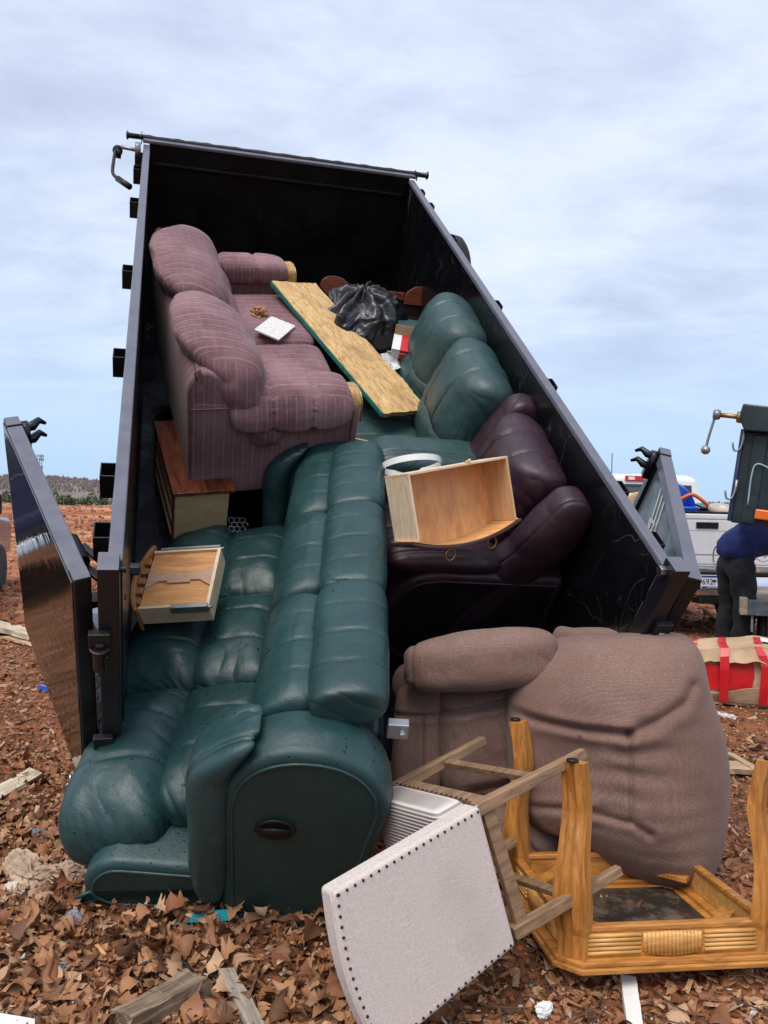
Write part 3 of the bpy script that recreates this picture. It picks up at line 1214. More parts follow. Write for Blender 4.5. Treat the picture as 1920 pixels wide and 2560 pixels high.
# lattice tower on the hill
p = atpx(99.5, 1196, 420)
tpz = atpx(99.5, 1137, 420)
hT = tpz[2] - p[2] + 4
t = thing('communication_tower', 'thin lattice communication tower on the wooded hill', 'tower', Matrix.Translation((p[0], 420, p[2] - 4)))
b = MB()
wB, wT_ = 1.7, .55
for i in range(3):
    a_ = i * 2.094 + .4
    b.tube([(wB * math.cos(a_), wB * math.sin(a_), 0), (wT_ * math.cos(a_), wT_ * math.sin(a_), hT)], .17, 6)
b.build('leg', M['tower'], t)
b = MB()
for k in range(9):
    z1, z2 = hT * k / 9, hT * (k + 1) / 9
    for i in range(3):
        a1, a2 = i * 2.094 + .4, (i + 1) * 2.094 + .4
        r1, r2 = wB + (wT_ - wB) * k / 9, wB + (wT_ - wB) * (k + 1) / 9
        b.tube([(r1 * math.cos(a1), r1 * math.sin(a1), z1), (r2 * math.cos(a2), r2 * math.sin(a2), z2)], .09, 5)
b.build('brace', M['tower'], t)
for zf, ra in ((.97, 1.5), (.86, 1.6), (.62, 1.2), (.38, 1.2)):
    b = MB()
    for i in range(6):
        a_ = i * 1.047
        b.box((ra * math.cos(a_) - .2, ra * math.sin(a_) - .2, hT * zf - .8), (ra * math.cos(a_) + .2, ra * math.sin(a_) + .2, hT * zf + .6))
    b.tube([(ra * math.cos(k * .4), ra * math.sin(k * .4), hT * zf) for k in range(16)], .08, 5)
    b.build('antenna', M['tower'], t)

# ------------------------------------------------------------------ the dump trailer
TMAT = mat4(TM, TO)
trailer = thing('dump_trailer', 'black high-sided dump trailer with its bed raised and both rear doors swung open', 'trailer', TMAT)


def loc(p):
    """world -> trailer root coordinates"""
    return wt(p)


WT = .006
b = MB().box((0, 0, -.012), (TW, TL, 0.0))
b.build('bed_floor', M['black_in'], trailer)
for s, x in ((-1, 0), (1, TW)):
    b = MB()
    x0, x1 = sorted((x, x + s * WT))
    b.box((x0, 0, .0), (x1, TL, THT))
    w_ = b.build('side_wall', M['black_in'], trailer)
    b = MB()
    x0, x1 = sorted((x - s * .002, x + s * .046))
    b.box((x0, -.01, THT), (x1, TL + .004, THT + .030))
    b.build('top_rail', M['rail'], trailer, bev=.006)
    b = MB()
    for k in range(11):                                    # pressed ribs outside
        a_ = .16 + k * .43
        q = sorted((x + s * WT, x + s * .045))
        b.box((q[0], a_ - .035, .02), (q[1], a_ + .035, THT - .002))
    q = sorted((x + s * WT, x + s * .05))
    b.box((q[0], 0.0, -.10), (q[1], TL, .018))
    b.build('wall_rib', M['black_tube'], trailer, bev=.006)

b = MB().box((-.004, TL, 0), (TW + .004, TL + WT, THT + .04))
b.build('headboard', M['black_head'], trailer)
b = MB().box((-.05, TL - .012, THT + .0405), (TW + .05, TL + .04, THT + .065))
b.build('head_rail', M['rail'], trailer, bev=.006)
# lip under the rail inside the bulkhead
b = MB().box((.03, TL - .03, THT - .10), (TW - .03, TL - .002, THT - .085))
b.build('head_lip', M['black_tube'], trailer, bev=.002)
# tarp roller on top of the bulkhead
b = MB()
prof = [(.017, -.13)]
for k in range(41):
    u_ = -.06 + k * (TW + .12) / 40
    prof.append((.019 + .004 * math.sin(k * 2.3) * math.sin(k * .7 + 1), u_))
prof.append((.017, TW + .13))
b.lathe(prof, 14, 0, (0, TL + .06, THT + .062))
roll = b.build('tarp_roll', M['tarp'], trailer, True)
b = MB()
b.lathe([(.02, -.02), (.034, -.012), (.020, 0.0), (.018, .10)], 14, 0, (-.15, TL + .06, THT + .062))
b.build('roll_cap', M['black_tube'], roll, True)
b = MB()
b.lathe([(.018, -.10), (.020, 0), (.034, .012), (.02, .02)], 14, 0, (TW + .15, TL + .06, THT + .062))
b.build('roll_cap', M['black_tube'], roll, True)
b = MB()
MB().box((-.062, TL - .02, THT + .031), (-.056, TL + .08, THT + .10)).build('roll_bracket', M['black_tube'], trailer, bev=.002)
MB().box((TW + .056, TL - .02, THT + .031), (TW + .062, TL + .08, THT + .09)).build('roll_bracket', M['black_tube'], trailer, bev=.002)

# crank for the tarp, on the left near the front
cr = MB()
A0 = TL - .14
cr.cyl((-.06, A0, THT + .02), (-.20, A0, THT + .03), .013, 10)
cr.box((-.10, A0 - .03, THT - .03), (-.062, A0 + .035, THT + .07))
cr.build('crank_shaft', M['steel_dull'], trailer, True)
cr = MB()
cr.cyl((-.195, A0, THT - .02), (-.245, A0, THT - .012), .035, 14)
cr.lathe([(.036, 0), (.034, .03), (.012, .07), (.002, .075)], 12, 1, (-.222, A0, THT + .0))
cr.tube(smooth_open([(-.235, A0 - .01, THT + .01), (-.242, A0 - .16, THT - .03), (-.240, A0 - .30, THT - .065), (-.20, A0 - .37, THT - .08)], 18), .012, 8)
ck = cr.build('crank', M['plastic_black'], trailer, True)
cr = MB().cyl((-.205, A0 - .36, THT - .08), (-.12, A0 - .47, THT - .09), .022, 10)
cr.build('crank_handle', M['plastic_black'], ck, True)

# stake pockets welded to the outside of the left rail (and, mirrored, to the right one)
def pocket(side, a_, ln=.085):
    x = -.047 if side < 0 else TW + .047
    s = -1 if side < 0 else 1
    w_, tkk = .055, .005
    b = MB()
    for (x0, x1, a0, a1) in ((0, w_, -ln / 2, -ln / 2 + tkk), (0, w_, ln / 2 - tkk, ln / 2), (w_ - tkk, w_, -ln / 2 + tkk, ln / 2 - tkk)):
        q = sorted((x + s * x0, x + s * x1))
        b.box((q[0], a_ + a0, THT - .105), (q[1], a_ + a1, THT + .0))
    b.build('stake_pocket', M['black_tube'], trailer, bev=.0015)


for a_ in (4.42, 4.11, 3.45, 2.38, 1.43, .53, .18):
    pocket(-1, a_)
    pocket(1, a_)

# rear corner posts
for s, x in ((-1, 0), (1, TW)):
    b = MB()
    q = sorted((x + s * .006, x + s * .074))
    b.box((q[0], -.085, -.09), (q[1], .0, THT + .055))
    po = b.build('rear_post', M['black_tube'], trailer, bev=.005)
    b = MB().box((q[0] + .001, -.0845, THT + .0552), (q[1] - .001, -.0005, THT + .0585))
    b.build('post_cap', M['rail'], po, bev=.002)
    b = MB()
    q2 = sorted((x + s * .012, x + s * .05))
    b.box((q2[0], .0005, -.09), (q2[1], .03, -.0125))
    b.build('post_web', M['black_tube'], trailer)
    # bolt at the end of the rail
    b = MB()
    xc = x + s * .02
    b.lathe([(.021, 0), (.021, .028), (.014, .034)], 6, 0, (xc - s * .045, -.035, THT + .015))
    b.lathe([(.012, 0), (.012, .07)], 10, 0, (xc - .035, -.035, THT + .015))
    b.build('bolt', M['steel'] if s > 0 else M['black_tube'], trailer, bev=.002)
    # hinge barrels with nuts
    for nz in (.86, .30):
        b = MB()
        xo = x + s * .07
        b.cyl((xo, -.105, nz - .075), (xo, -.105, nz + .03), .024, 14)
        b.box((xo - .035, -.112, nz + .03), (xo + .035, -.0855, nz + .10))
        b.lathe([(.035, 0), (.035, .008)], 16, 2, (xo, -.105, nz + .03))
        hg = b.build('hinge_barrel', M['black_tube'], trailer, bev=.003)
        b = MB().lathe([(.02, 0), (.02, .014), (.014, .02)], 6, 2, (xo, -.105, nz + .039))
        b.build('nut', M['steel_dull'] if s > 0 else M['black_tube'], hg, bev=.002)
# sill under the rear edge
b = MB().box((-.13, -.06, -.16), (TW + .13, .02, -.092))
b.build('rear_sill', M['black_tube'], trailer, bev=.006)


# rear doors, swung right round
def door(side):
    s = -1 if side < 0 else 1
    PH = R(250)
    hx_ = -.112 if s < 0 else TW + .165
    d0 = np.array([-s * math.cos(PH), -math.sin(PH), 0])
    zz_ = np.array([0, 0, 1.])
    y0 = np.cross(zz_, d0)
    Rd = np.stack([d0, y0, zz_], 1)
    o0 = np.array([hx_ + (-.01 if s < 0 else 0), -.03, -.06])
    WD, HD = .995, 1.195
    tk_ = .058

    def put(mb, name, m, parent=trailer, **k):
        mb.xf(Rd, o0)
        return mb.build(name, m, parent, **k)
    root = put(MB().box((0, -tk_ / 2, 0), (.06, tk_ / 2, HD)), 'rear_door', M['black_tube'], bev=.005)
    put(MB().box((WD - .06, -tk_ / 2, 0), (WD, tk_ / 2, HD)), 'door_stile', M['black_tube'], root, bev=.005)
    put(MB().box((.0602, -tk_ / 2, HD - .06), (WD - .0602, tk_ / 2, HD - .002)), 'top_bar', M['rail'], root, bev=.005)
    put(MB().box((.0602, -tk_ / 2, .002), (WD - .0602, tk_ / 2, .06)), 'bottom_bar', M['black_tube'], root, bev=.005)
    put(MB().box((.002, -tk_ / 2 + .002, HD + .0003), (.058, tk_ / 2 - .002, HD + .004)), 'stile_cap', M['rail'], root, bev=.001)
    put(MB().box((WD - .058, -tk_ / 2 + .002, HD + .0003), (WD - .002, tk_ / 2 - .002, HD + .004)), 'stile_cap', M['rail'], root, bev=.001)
    # skin on the inner face (turned outwards now)
    si = 1 if s < 0 else -1
    q = sorted((si * (tk_ / 2 + .0005), si * (tk_ / 2 + .005)))
    put(MB().box((.012, q[0], .012), (WD - .012, q[1], HD - .012)), 'door_skin', M['black_gloss'] if s < 0 else M['black_in'], root, bev=.001)
    # outer face: horizontal stiffener, catch and hinge straps
    so = -si
    q = sorted((so * .004, so * tk_ / 2))
    put(MB().box((.0605, q[0], .57), (WD - .0605, q[1], .63)), 'stiffener', M['black_tube'], root, bev=.003)
    for nz in (.90, .36):
        q = sorted((so * (tk_ / 2 + .001), so * (tk_ / 2 + .013)))
        put(MB().box((-.125, q[0], nz - .035), (.16, q[1], nz + .035)), 'hinge_strap', M['black_tube'], root, bev=.003)
    # catch at the free edge: two hooked claws
    b = MB()
    for dz in (-.10, -.04):
        z_ = HD + dz
        q = so * tk_ / 2
        b.tube([(WD - .03, q, z_), (WD - .02, q + so * .045, z_), (WD + .0, q + so * .075, z_ + .01), (WD + .005, q + so * .10, z_ - .012)], [.017, .02, .014, .007], 8)
    q = sorted((so * (tk_ / 2), so * (tk_ / 2 + .03)))
    b.box((WD - .055, q[0], HD - .16), (WD - .005, q[1], HD - .02))
    put(b, 'latch_claw', M['black_tube'], root, smooth=True)
    # over-centre latch handle near the hinge side
    b = MB()
    q = so * (tk_ / 2)
    b.cyl((.42, q + so * .035, HD - .19), (.28, q + so * .04, HD - .19), .033, 12)
    b.bar((.30, q + so * .05, HD - .22), (.16, q + so * .13, HD - .26), .03, .018)
    b.bar((.40, q + so * .075, HD - .21), (.22, q + so * .13, HD - .21), .024, .016)
    b.box((.12, min(q, q + so * .15), HD - .27), (.17, max(q, q + so * .15), HD - .235))
    put(b, 'latch_handle', M['black_tube'], root, bev=.004)
    return root, Rd, o0, WD, HD, so


doorL = door(-1)
doorR = door(1)
# outer skin of the right door, blue grey, with a white lettered decal (only its zigzag strokes can be read)
root, Rd, o0, WD, HD, so = doorR
q = sorted((so * .0035, so * .010))
MB().box((.0605, q[0], .061), (WD - .0605, q[1], .5695)).xf(Rd, o0).build('outer_skin', M['doorgrey'], root)
MB().box((.0605, q[0], .6305), (WD - .0605, q[1], HD - .061)).xf(Rd, o0).build('outer_skin', M['doorgrey'], root)
dc = MB()


def stroke(mb, p, q_, w_=.018):
    p, q_ = np.array(p, float) + [.14, .05], np.array(q_, float) + [.14, .05]
    d = (q_ - p) / np.linalg.norm(q_ - p)
    nn = np.array([-d[1], d[0]]) * w_ / 2
    y_ = so * .0125
    V = [(*(p + nn),), (*(p - nn),), (*(q_ - nn),), (*(q_ + nn),)]
    mb.add([(v[0], y_, v[1]) for v in V], [(0, 1, 2, 3)])


for k in range(3):
    x_ = .12 + .05 * k
    stroke(dc, (x_ + .26, .76), (x_ + .42, 1.14 - .02 * k))
for (p_, q_) in (((.33, .98), (.30, .90)), ((.30, .90), (.37, .86)), ((.37, .86), (.34, .76)), ((.34, .76), (.28, .74)), ((.36, .70), (.42, .82)), ((.42, .82), (.46, .68)), ((.40, .90), (.48, .96)),
                 ((.50, .70), (.50, .94)), ((.50, .94), (.58, .90)), ((.58, .90), (.50, .82)), ((.52, .82), (.60, .70))):
    stroke(dc, p_, q_)
dc.xf(Rd, o0).build('decal', M['decal'], root, fix=False)

# safety chain hanging by the left post
def chain(pts, name, parent, m, link_l=.05, r=.0055):
    pts = np.array(pts, float)
    seg = np.linalg.norm(np.diff(pts, axis=0), axis=1)
    cum = np.r_[0, np.cumsum(seg)]
    n = int(cum[-1] / (link_l * .74))
    b = MB()
    for k in range(n):
        s_ = (k + .5) * cum[-1] / n
        p = np.array([np.interp(s_, cum, pts[:, i]) for i in range(3)])
        p2 = np.array([np.interp(min(s_ + .01, cum[-1]), cum, pts[:, i]) for i in range(3)])
        d = p2 - p
        d /= np.linalg.norm(d) + 1e-9
        u = np.cross(d, (0, 1, 0) if k % 2 else (1, 0, 0))
        u /= np.linalg.norm(u)
        an = np.linspace(0, 2 * np.pi, 13)[:-1]
        loop = [p + d * (math.cos(x) * link_l * .5) + u * (math.sin(x) * link_l * .28) for x in an]
        b.tube(loop, r, 6, True)
    return b.build(name, m, parent, True)


wp = [tw((-.20, -.06, .10)), tw((-.21, -.10, -.02)), tw((-.19, -.1, -.1)) + [0, 0, -.06], tw((-.17, -.08, -.12)) + [0, 0, -.22]]
chain([loc(p) for p in smooth_open(wp, 20)], 'chain', trailer, M['steel'])

# chassis under the raised bed: frame, axles, wheels, fenders, hoist, drawbar (level on the ground)
hinge = tw((TW / 2, .15, -.12))
hz = hinge[2]


def cw(x, y, z):
    """chassis coordinates (across from centre, forward of the hinge, height) -> trailer root coordinates"""
    p = np.array([hinge[0], hinge[1], 0]) + tl * x + th_ * y + np.array([0, 0, z])
    return loc(p)


def cbox(mb, lo, hi):
    V = np.array([cw(x, y, z) for x in (lo[0], hi[0]) for y in (lo[1], hi[1]) for z in (lo[2], hi[2])])
    mb.add(V, [(0, 1, 3, 2), (4, 6, 7, 5), (0, 4, 5, 1), (2, 3, 7, 6), (0, 2, 6, 4), (1, 5, 7, 3)])


gh = .12
b = MB()
for x in (-.5, .5):
    cbox(b, (x - .05, .42, gh + .28), (x + .05, 4.6, gh + .42))
for y in (.45, 1.0, 1.9, 2.9, 4.5):
    cbox(b, (-.449, y, gh + .285), (.449, y + .08, gh + .40))
cbox(b, (-.06, 4.6, gh + .31), (.06, 5.9, gh + .43))
b.build('chassis_frame', M['black_dull'], trailer, bev=.006)
b = MB()
b.tube([cw(0, 1.4, gh + .45), cw(0, 2.3, gh + .95)], .06, 12)
b.tube([cw(0, 2.2, gh + .92), loc(tw((TW / 2, 2.6, -.05)))], .035, 12)
b.build('hoist_ram', M['black_dull'], trailer, True)
for sx_ in (-1, 1):
    for y in (1.35, 2.25):
        c = cw(sx_ * 1.12, y, gh + .30)
        axd = cw(sx_ * 1.12 + 1, y, gh + .30) - c
        Rw = np.stack([axd, cw(sx_ * 1.12, y + 1, gh + .3) - c, cw(sx_ * 1.12, y, gh + 1.3) - c], 1)
        wh = MB().lathe([(.20, -.10), (.33, -.11), (.385, -.085), (.40, -.03), (.40, .03), (.385, .085), (.33, .11), (.20, .10)], 28, 0, c, Rw).build('wheel', M['rubber'], trailer, True)
        MB().lathe([(.05, -.07), (.205, -.095), (.205, .095), (.05, .07)], 24, 0, c, Rw).build('rim', M['steel_dull'], wh, True)
    # tread plate fender
    V, F = [], []
    pr = [(.72, .38), (.80, .74), (.95, .80), (2.65, .80), (2.8, .74), (2.88, .38)]
    for i, (y, z) in enumerate(pr):
        for x in (.99, 1.27):
            V.append(cw(sx_ * x, y, gh + z))
        for x in (.99, 1.27):
            V.append(cw(sx_ * x, y, gh + z - .006))
    for i in range(len(pr) - 1):
        o_ = i * 4
        F += [(o_, o_ + 1, o_ + 5, o_ + 4), (o_ + 2, o_ + 6, o_ + 7, o_ + 3), (o_, o_ + 4, o_ + 6, o_ + 2), (o_ + 1, o_ + 3, o_ + 7, o_ + 5)]
    fe = MB().add(V, F).build('fender', M['dplate'], trailer)
    b = MB()
    for i in range(7):                     # raised treads on the rear slope of the fender
        for j in range(13):
            f_ = (j + .5) / 13
            z = .38 + f_ * .36
            y = .72 + f_ * .08
            x = 1.0 + (i + .5) * .27 / 7
            t_ = .012 if (i + j) % 2 else -.012
            p, q = cw(sx_ * (x - .009), y - .003, gh + z - t_), cw(sx_ * (x + .009), y - .003, gh + z + t_)
            b.bar(p, q, .006, .006, upv=tuple(cw(0, 1, 0) - cw(0, 0, 0)))
    b.build('tread', M['dplate'], fe, kind='stuff')
# spare tyre carried outside the right wall near the front
c = np.array([TW + .13, 3.55, THT - .39])
sp_ = MB().lathe([(.20, -.09), (.31, -.10), (.345, -.07), (.355, 0), (.345, .07), (.31, .10), (.20, .09)], 30, 0, c).build('spare_tyre', M['rubber'], trailer, True)
MB().lathe([(.04, -.03), (.2, -.08), (.2, .08), (.04, .03)], 24, 0, c).build('rim', M['steel_dull'], sp_, True)
# deck beam across the drawbar seen under the left door
b = MB()
cbox(b, (-1.05, .55, gh + .28), (1.05, .61, gh + .34))
b.build('cross_member', M['black_dull'], trailer, bev=.004)

# ------------------------------------------------------------------ upholstered furniture
def welt(name, mat_, parent, pts, r=.007, closed=False, seg=6):
    b = MB()
    b.tube(pts, r, seg, closed)
    return b.build(name, mat_, parent, True)


def round_profile(pts, rads, n=6):
    """polygon with rounded corners"""
    P = np.array(pts, float)
    m = len(P)
    out = []
    for i in range(m):
        p0, p1, p2 = P[(i - 1) % m], P[i], P[(i + 1) % m]
        r = rads[i]
        if r <= 0:
            out.append(p1)
            continue
        d0 = (p0 - p1) / np.linalg.norm(p0 - p1)
        d1 = (p2 - p1) / np.linalg.norm(p2 - p1)
        a_, c_ = p1 + d0 * r, p1 + d1 * r
        for t in np.linspace(0, 1, n):
            out.append((1 - t) ** 2 * a_ + 2 * t * (1 - t) * p1 + t * t * c_)
    return np.array(out)


def shell_x(poly, x0, x1, rim=.03, bulge=0.0, nseg=5, dens=140, seed=0, lump=.003):
    """upholstered block: outline in (y, z) extruded along x with rounded edges; used for arms and back frames"""
    P = np.array(poly, float)
    seg = np.linalg.norm(np.roll(P, -1, 0) - P, axis=1)
    cum = np.r_[0, np.cumsum(seg)]
    s_ = np.linspace(0, cum[-1], dens, endpoint=False)
    Q = np.r_[P, P[:1]]
    B = np.stack([np.interp(s_, cum, Q[:, 0]), np.interp(s_, cum, Q[:, 1])], 1)
    T_ = np.roll(B, -1, 0) - np.roll(B, 1, 0)
    T_ /= np.linalg.norm(T_, axis=1)[:, None]
    Nn = np.stack([T_[:, 1], -T_[:, 0]], 1)
    if ((B - B.mean(0)) * Nn).sum() < 0:
        Nn = -Nn
    c = B.mean(0)
    rings = []
    L_ = x1 - x0
    st = [(x0, -rim)] + [(x0 + rim * (1 - math.cos(t)), -rim + rim * math.sin(t)) for t in np.linspace(.3, np.pi / 2, nseg)]
    md = [(x0 + rim + (L_ - 2 * rim) * t, bulge * math.sin(math.pi * t)) for t in np.linspace(.12, .88, 6)]
    en = [(x1 - (x - x0), o_) for x, o_ in st[::-1]]
    for x, off in st + md + en:
        q = B + Nn * off
        rings.append(np.stack([np.full(dens, x), q[:, 0], q[:, 1]], 1))
    # inner rings of the two end faces
    first, last = rings[0], rings[-1]
    pre, post = [], []
    for f_ in (.85, .6, .3):
        for src, dst in ((first, pre), (last, post)):
            r_ = src.copy()
            r_[:, 1:] = c + (src[:, 1:] - c) * f_
            dst.append(r_)
    rings = pre[::-1] + rings + post
    V = np.concatenate(rings)
    V = V + (lump * fbm(V * 5 + seed, seed, 3))[:, None] * np.array([0.4, .7, .7])
    F = []
    n = dens
    for i in range(len(rings) - 1):
        for j in range(n):
            j2 = (j + 1) % n
            F.append((i * n + j, i * n + j2, (i + 1) * n + j2, (i + 1) * n + j))
    F.append(tuple(range(n))[::-1])
    F.append(tuple((len(rings) - 1) * n + j for j in range(n)))
    return V, F, B, Nn


def recliner(name, label, cat, MAT, nseats, sw, mats, group=None, wings=False, arm_w=.21, D=.45, Hb=1.0, Ha=.60, lean=.20, lever=True, res=34, seed=1, headpuff=1.0, arm_pad_up=.05, foot_out=0.0, head_over=0.0, lum=(.24, .285), hd=(.72, .325), back_over=0.0):
    """overstuffed reclining seat. local: x along, y from front (-) to back (+), z up; two tiers of puffed back pads"""
    ml, ms = mats
    t = thing(name, label, cat, MAT, group)
    Xs = nseats * sw / 2
    X = Xs + arm_w
    # hidden wooden base
    MB().box((-Xs + .004, -D + .10, .05), (Xs - .004, D - .06, .30)).build('base', ms, t, bev=.02)
    MB().box((-Xs + .01, -D + .12, .035), (Xs - .01, D - .08, .049)).build('dust_cover', M['cloth_dark'], t)
    # arms: outer panel, rounded front and top
    for s in (-1, 1):
        prof = round_profile([(-D + .05, .03), (D - .04, .03), (D - .02, Ha - .03), (-D + .03, Ha - .02), (-D, Ha * .55)], [.06, .05, .10, .20, .16])
        tt = np.linspace(-1, 1, 40)
        prof = np.r_[np.stack([-D + .25 * (1 - np.sqrt(np.maximum(0, 1 - np.abs(tt) ** 2.2))), Ha * .5 + .01 + (Ha * .5 + .005) * tt], 1), [(D - .04, Ha + .01), (D - .02, Ha - .02), (D - .02, .13), (D - .05, .10)]]
        x0, x1 = (s * Xs, s * X) if s > 0 else (s * X, s * Xs)
        V, F, B, Nn = shell_x(prof, x0, x1, .035, .012, seed=seed + s)
        ar = MB().add(V, F).build('arm', ml, t, True)
        # darker side panel inside the welt
        q = B - Nn * .045
        xo = s * (X + .001)
        xi = s * (X - .02)
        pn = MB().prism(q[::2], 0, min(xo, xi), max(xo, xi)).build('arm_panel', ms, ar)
        wl = [(s * (X + .0015), *p) for p in (B - Nn * .042)]
        welt('welt', ml, ar, wl, .006, True)
        # stuffed arm pad running from the back over the front, with a raised double seam along its crest
        n_ = 60
        yc = D * .10

        def wpad(V, s=s):
            y = V[:, 1]
            f_ = np.clip((-(y) - (D * .55)) / (D * .5), 0, 1)
            V = V.copy()
            V[:, 2] -= .15 * f_ ** 2.0
            return V
        hh = (arm_w * .5 + .035, D * .93, .085) if not wings else (arm_w * .5 + .01, D * .62, .060)
        V, F = pad((s * (X - arm_w * .5 - .005), -.045, Ha + arm_pad_up), hh, p=4.5, q=2.5, thin=2, n=res, seams=((0, s * .50, .012, .008), (0, s * .38, .010, .007)),
                   wr=((1, -1, .010, .10, 62), (1, 1, .008, .08, 70), (0, s, .004, .05, 60)), lump=.008, seed=seed + 3 * s, warp=None)
        V[:, 1] += 0
        V = wpad(V)
        V[:, 1] -= .14 if wings else 0
        link('arm_pad', mesh_of('arm_pad', V, F, ml), ar)
        if lever and s < 0:
            cpt = (-D + .33, Ha - .17)
            lv = MB().lathe([(.010, -.006), (.040, -.004), (.054, .004), (.058, .010), (.052, .013), (.040, .006), (.004, .004)], 28, 0, (0, 0, 0))
            lv.xf(np.diag([-1, .80, 1.15]), (-(X + .002), *cpt))
            lv.box((-(X + .016), cpt[0] - .006, cpt[1] - .046), (-(X + .004), cpt[0] + .028, cpt[1] + .046))
            lo_ = lv.build('recliner_lever', M['plastic_black'], ar, True)
    # outer back
    prof = round_profile([(D - .20, .06), (D - .02, .06), (D + .02, Hb - .10), (D - .10, Hb - .03), (D - .24, Hb - .12)], [.02, .05, .10, .09, .08], 8)
    xw = Xs + back_over + (.0 if not wings else -.02)
    V, F, B, Nn = shell_x(prof, -xw, xw, .03, 0, seed=seed + 8)
    bk = MB().add(V, F).build('back_frame', ml, t, True)
    for s in (-1, 1):
        q = B - Nn * .04
        xo, xi = s * (xw + .001), s * (xw - .02)
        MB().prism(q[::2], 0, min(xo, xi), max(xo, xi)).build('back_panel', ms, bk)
        welt('welt', ml, bk, [(s * (xw + .0015), *p) for p in (B - Nn * .037)], .006, True)
    # seats, footrests, back pads
    for i in range(nseats):
        xc = -Xs + sw * (i + .5)
        hw = sw / 2 + .006
        sm2 = ((0, -.02, .008, .007), (0, -.52, .006, .006), (0, .50, .006, .006))
        se = softpart('seat', ml, t, (xc, -D * .30, .375), (hw, D * .78, .128), p=2.7, q=9, thin=0, n=res, seams=sm2, wr=((0, -1, .004, .05, 70), (0, 1, .004, .05, 70)), lump=.006, seed=seed + 20 + i,
                      warp=lambda V: np.c_[V[:, 0], V[:, 1], V[:, 2] - .05 * np.clip((-V[:, 1] - D * .45) / (D * .3), 0, 1) ** 2])
        fo = softpart('footrest', ml, t, (xc - (.05 if foot_out else 0), -D - .005 - foot_out * .5, .175 - foot_out * .15), (hw, .085, .138), Rm=rx(-foot_out * 2.2), p=2.4, q=9, thin=0, n=res, seams=sm2, wr=((0, -1, .004, .05, 70), (0, 1, .004, .05, 70)), lump=.006, seed=seed + 30 + i)
        lean_m = rx(-lean)
        rgb = Hb + .05 - .49
        lu = softpart('lumbar_pad', ml, t, (xc, D * .30, .49 + rgb * lum[0]), (hw, .135, rgb * lum[1]), p=6, q=2.5, thin=1, n=res + 10, seams=((0, -.30, .010, .007), (0, .34, .010, .007)),
                      wr=((0, -1, .010, .12, 105), (0, 1, .010, .12, 111), (2, 1, .008, .09, 96), (2, -1, .008, .07, 90)), lump=.013, seed=seed + 40 + i, Rm=lean_m)
        ol, orr = (head_over if i == 0 else 0), (head_over if i == nseats - 1 else 0)
        he = softpart('head_pad', ml, t, (xc + (orr - ol) / 2, D * .54, .49 + rgb * hd[0]), (hw * 1.015 + (ol + orr) / 2, .175 * headpuff, rgb * hd[1]), p=6, q=2.35, thin=1, n=res + 10, seams=((0, -.30, .012, .007), (0, .34, .012, .007)),
                      wr=((2, -1, .010, .09, 100), (0, -1, .006, .08, 105), (0, 1, .006, .08, 100)), lump=.012, seed=seed + 50 + i, Rm=rx(-lean * 1.4))
    if wings:
        for s in (-1, 1):
            def wwarp(V, s=s):
                V = V.copy()
                f_ = np.clip((.16 - V[:, 2]) / .62, 0, 1)
                V[:, 1] -= .40 * f_ ** 1.15
                V[:, 1] += .08 * np.clip((V[:, 2] - .1) / .3, 0, 1)
                V[:, 0] += s * .02 * np.clip(V[:, 2] / .3, 0, 1)
                return V
            softpart('wing', ml, t, (s * (Xs + .10), D * .56, .58), (.105, .15, .49), p=5, q=2.5, thin=1, n=res + 8, seams=((0, s * .55, .007, .006),), wr=((0, -s, .012, .06, 60), (2, 1, .008, .06, 70)),
                     lump=.010, seed=seed + 70 + s, warp=wwarp)
    return t


GR = np.array([[0.21, 0.06, -0.98], [0.97, -0.17, 0.20], [-0.15, -0.98, -0.09]])      # columns: sofa x, y, z in bed axes
GR = TM @ orth(GR)
sofa = recliner('reclining_sofa', 'long dark green leather reclining sofa lying on its back, nearest end on the leaves', 'sofa',
                mat4(GR, tw((1.115, .41, .385))), 3, .65, (M['green'], M['green_side']), group='green leather seats', res=64, seed=3, D=.42, Hb=1.09, Ha=.54, arm_w=.215, headpuff=1.15, foot_out=.07, head_over=.08, back_over=.17)
# bracket of the reclining gear peeping out at the near end
b = MB()
b.box((-1.02, -.40, -.04), (-.985, -.34, .03))
b.cyl((-1.04, -.37, -.02), (-.98, -.37, -.02), .012, 8)
b.build('bracket', M['steel_dull'], sofa, bev=.003)

UP = np.stack([-ta, tl, tn], 1)            # seats with their backs against the right wall: x towards the eye, back to the right
loveseat = recliner('reclining_loveseat', 'faded green leather loveseat with two puffed backs against the right trailer wall', 'sofa',
                    mat4(UP @ rz(R(-3)) @ ry(R(0)), tw((1.59, 2.14, .02))), 2, .63, (M['green_dry'], M['green_side']), group='green leather seats', res=56, seed=5, lever=False, headpuff=1.15, arm_w=.22, lum=(.14, .22), hd=(.56, .47))
burg = recliner('recliner', 'burgundy leather recliner under the empty drawer by the right trailer wall', 'armchair',
                mat4(UP @ rz(R(-3)), tw((1.60, 1.02, .01))), 1, .58, (M['burg'], M['burg_dark']), wings=True, res=56, seed=9, lever=False, arm_w=.20)


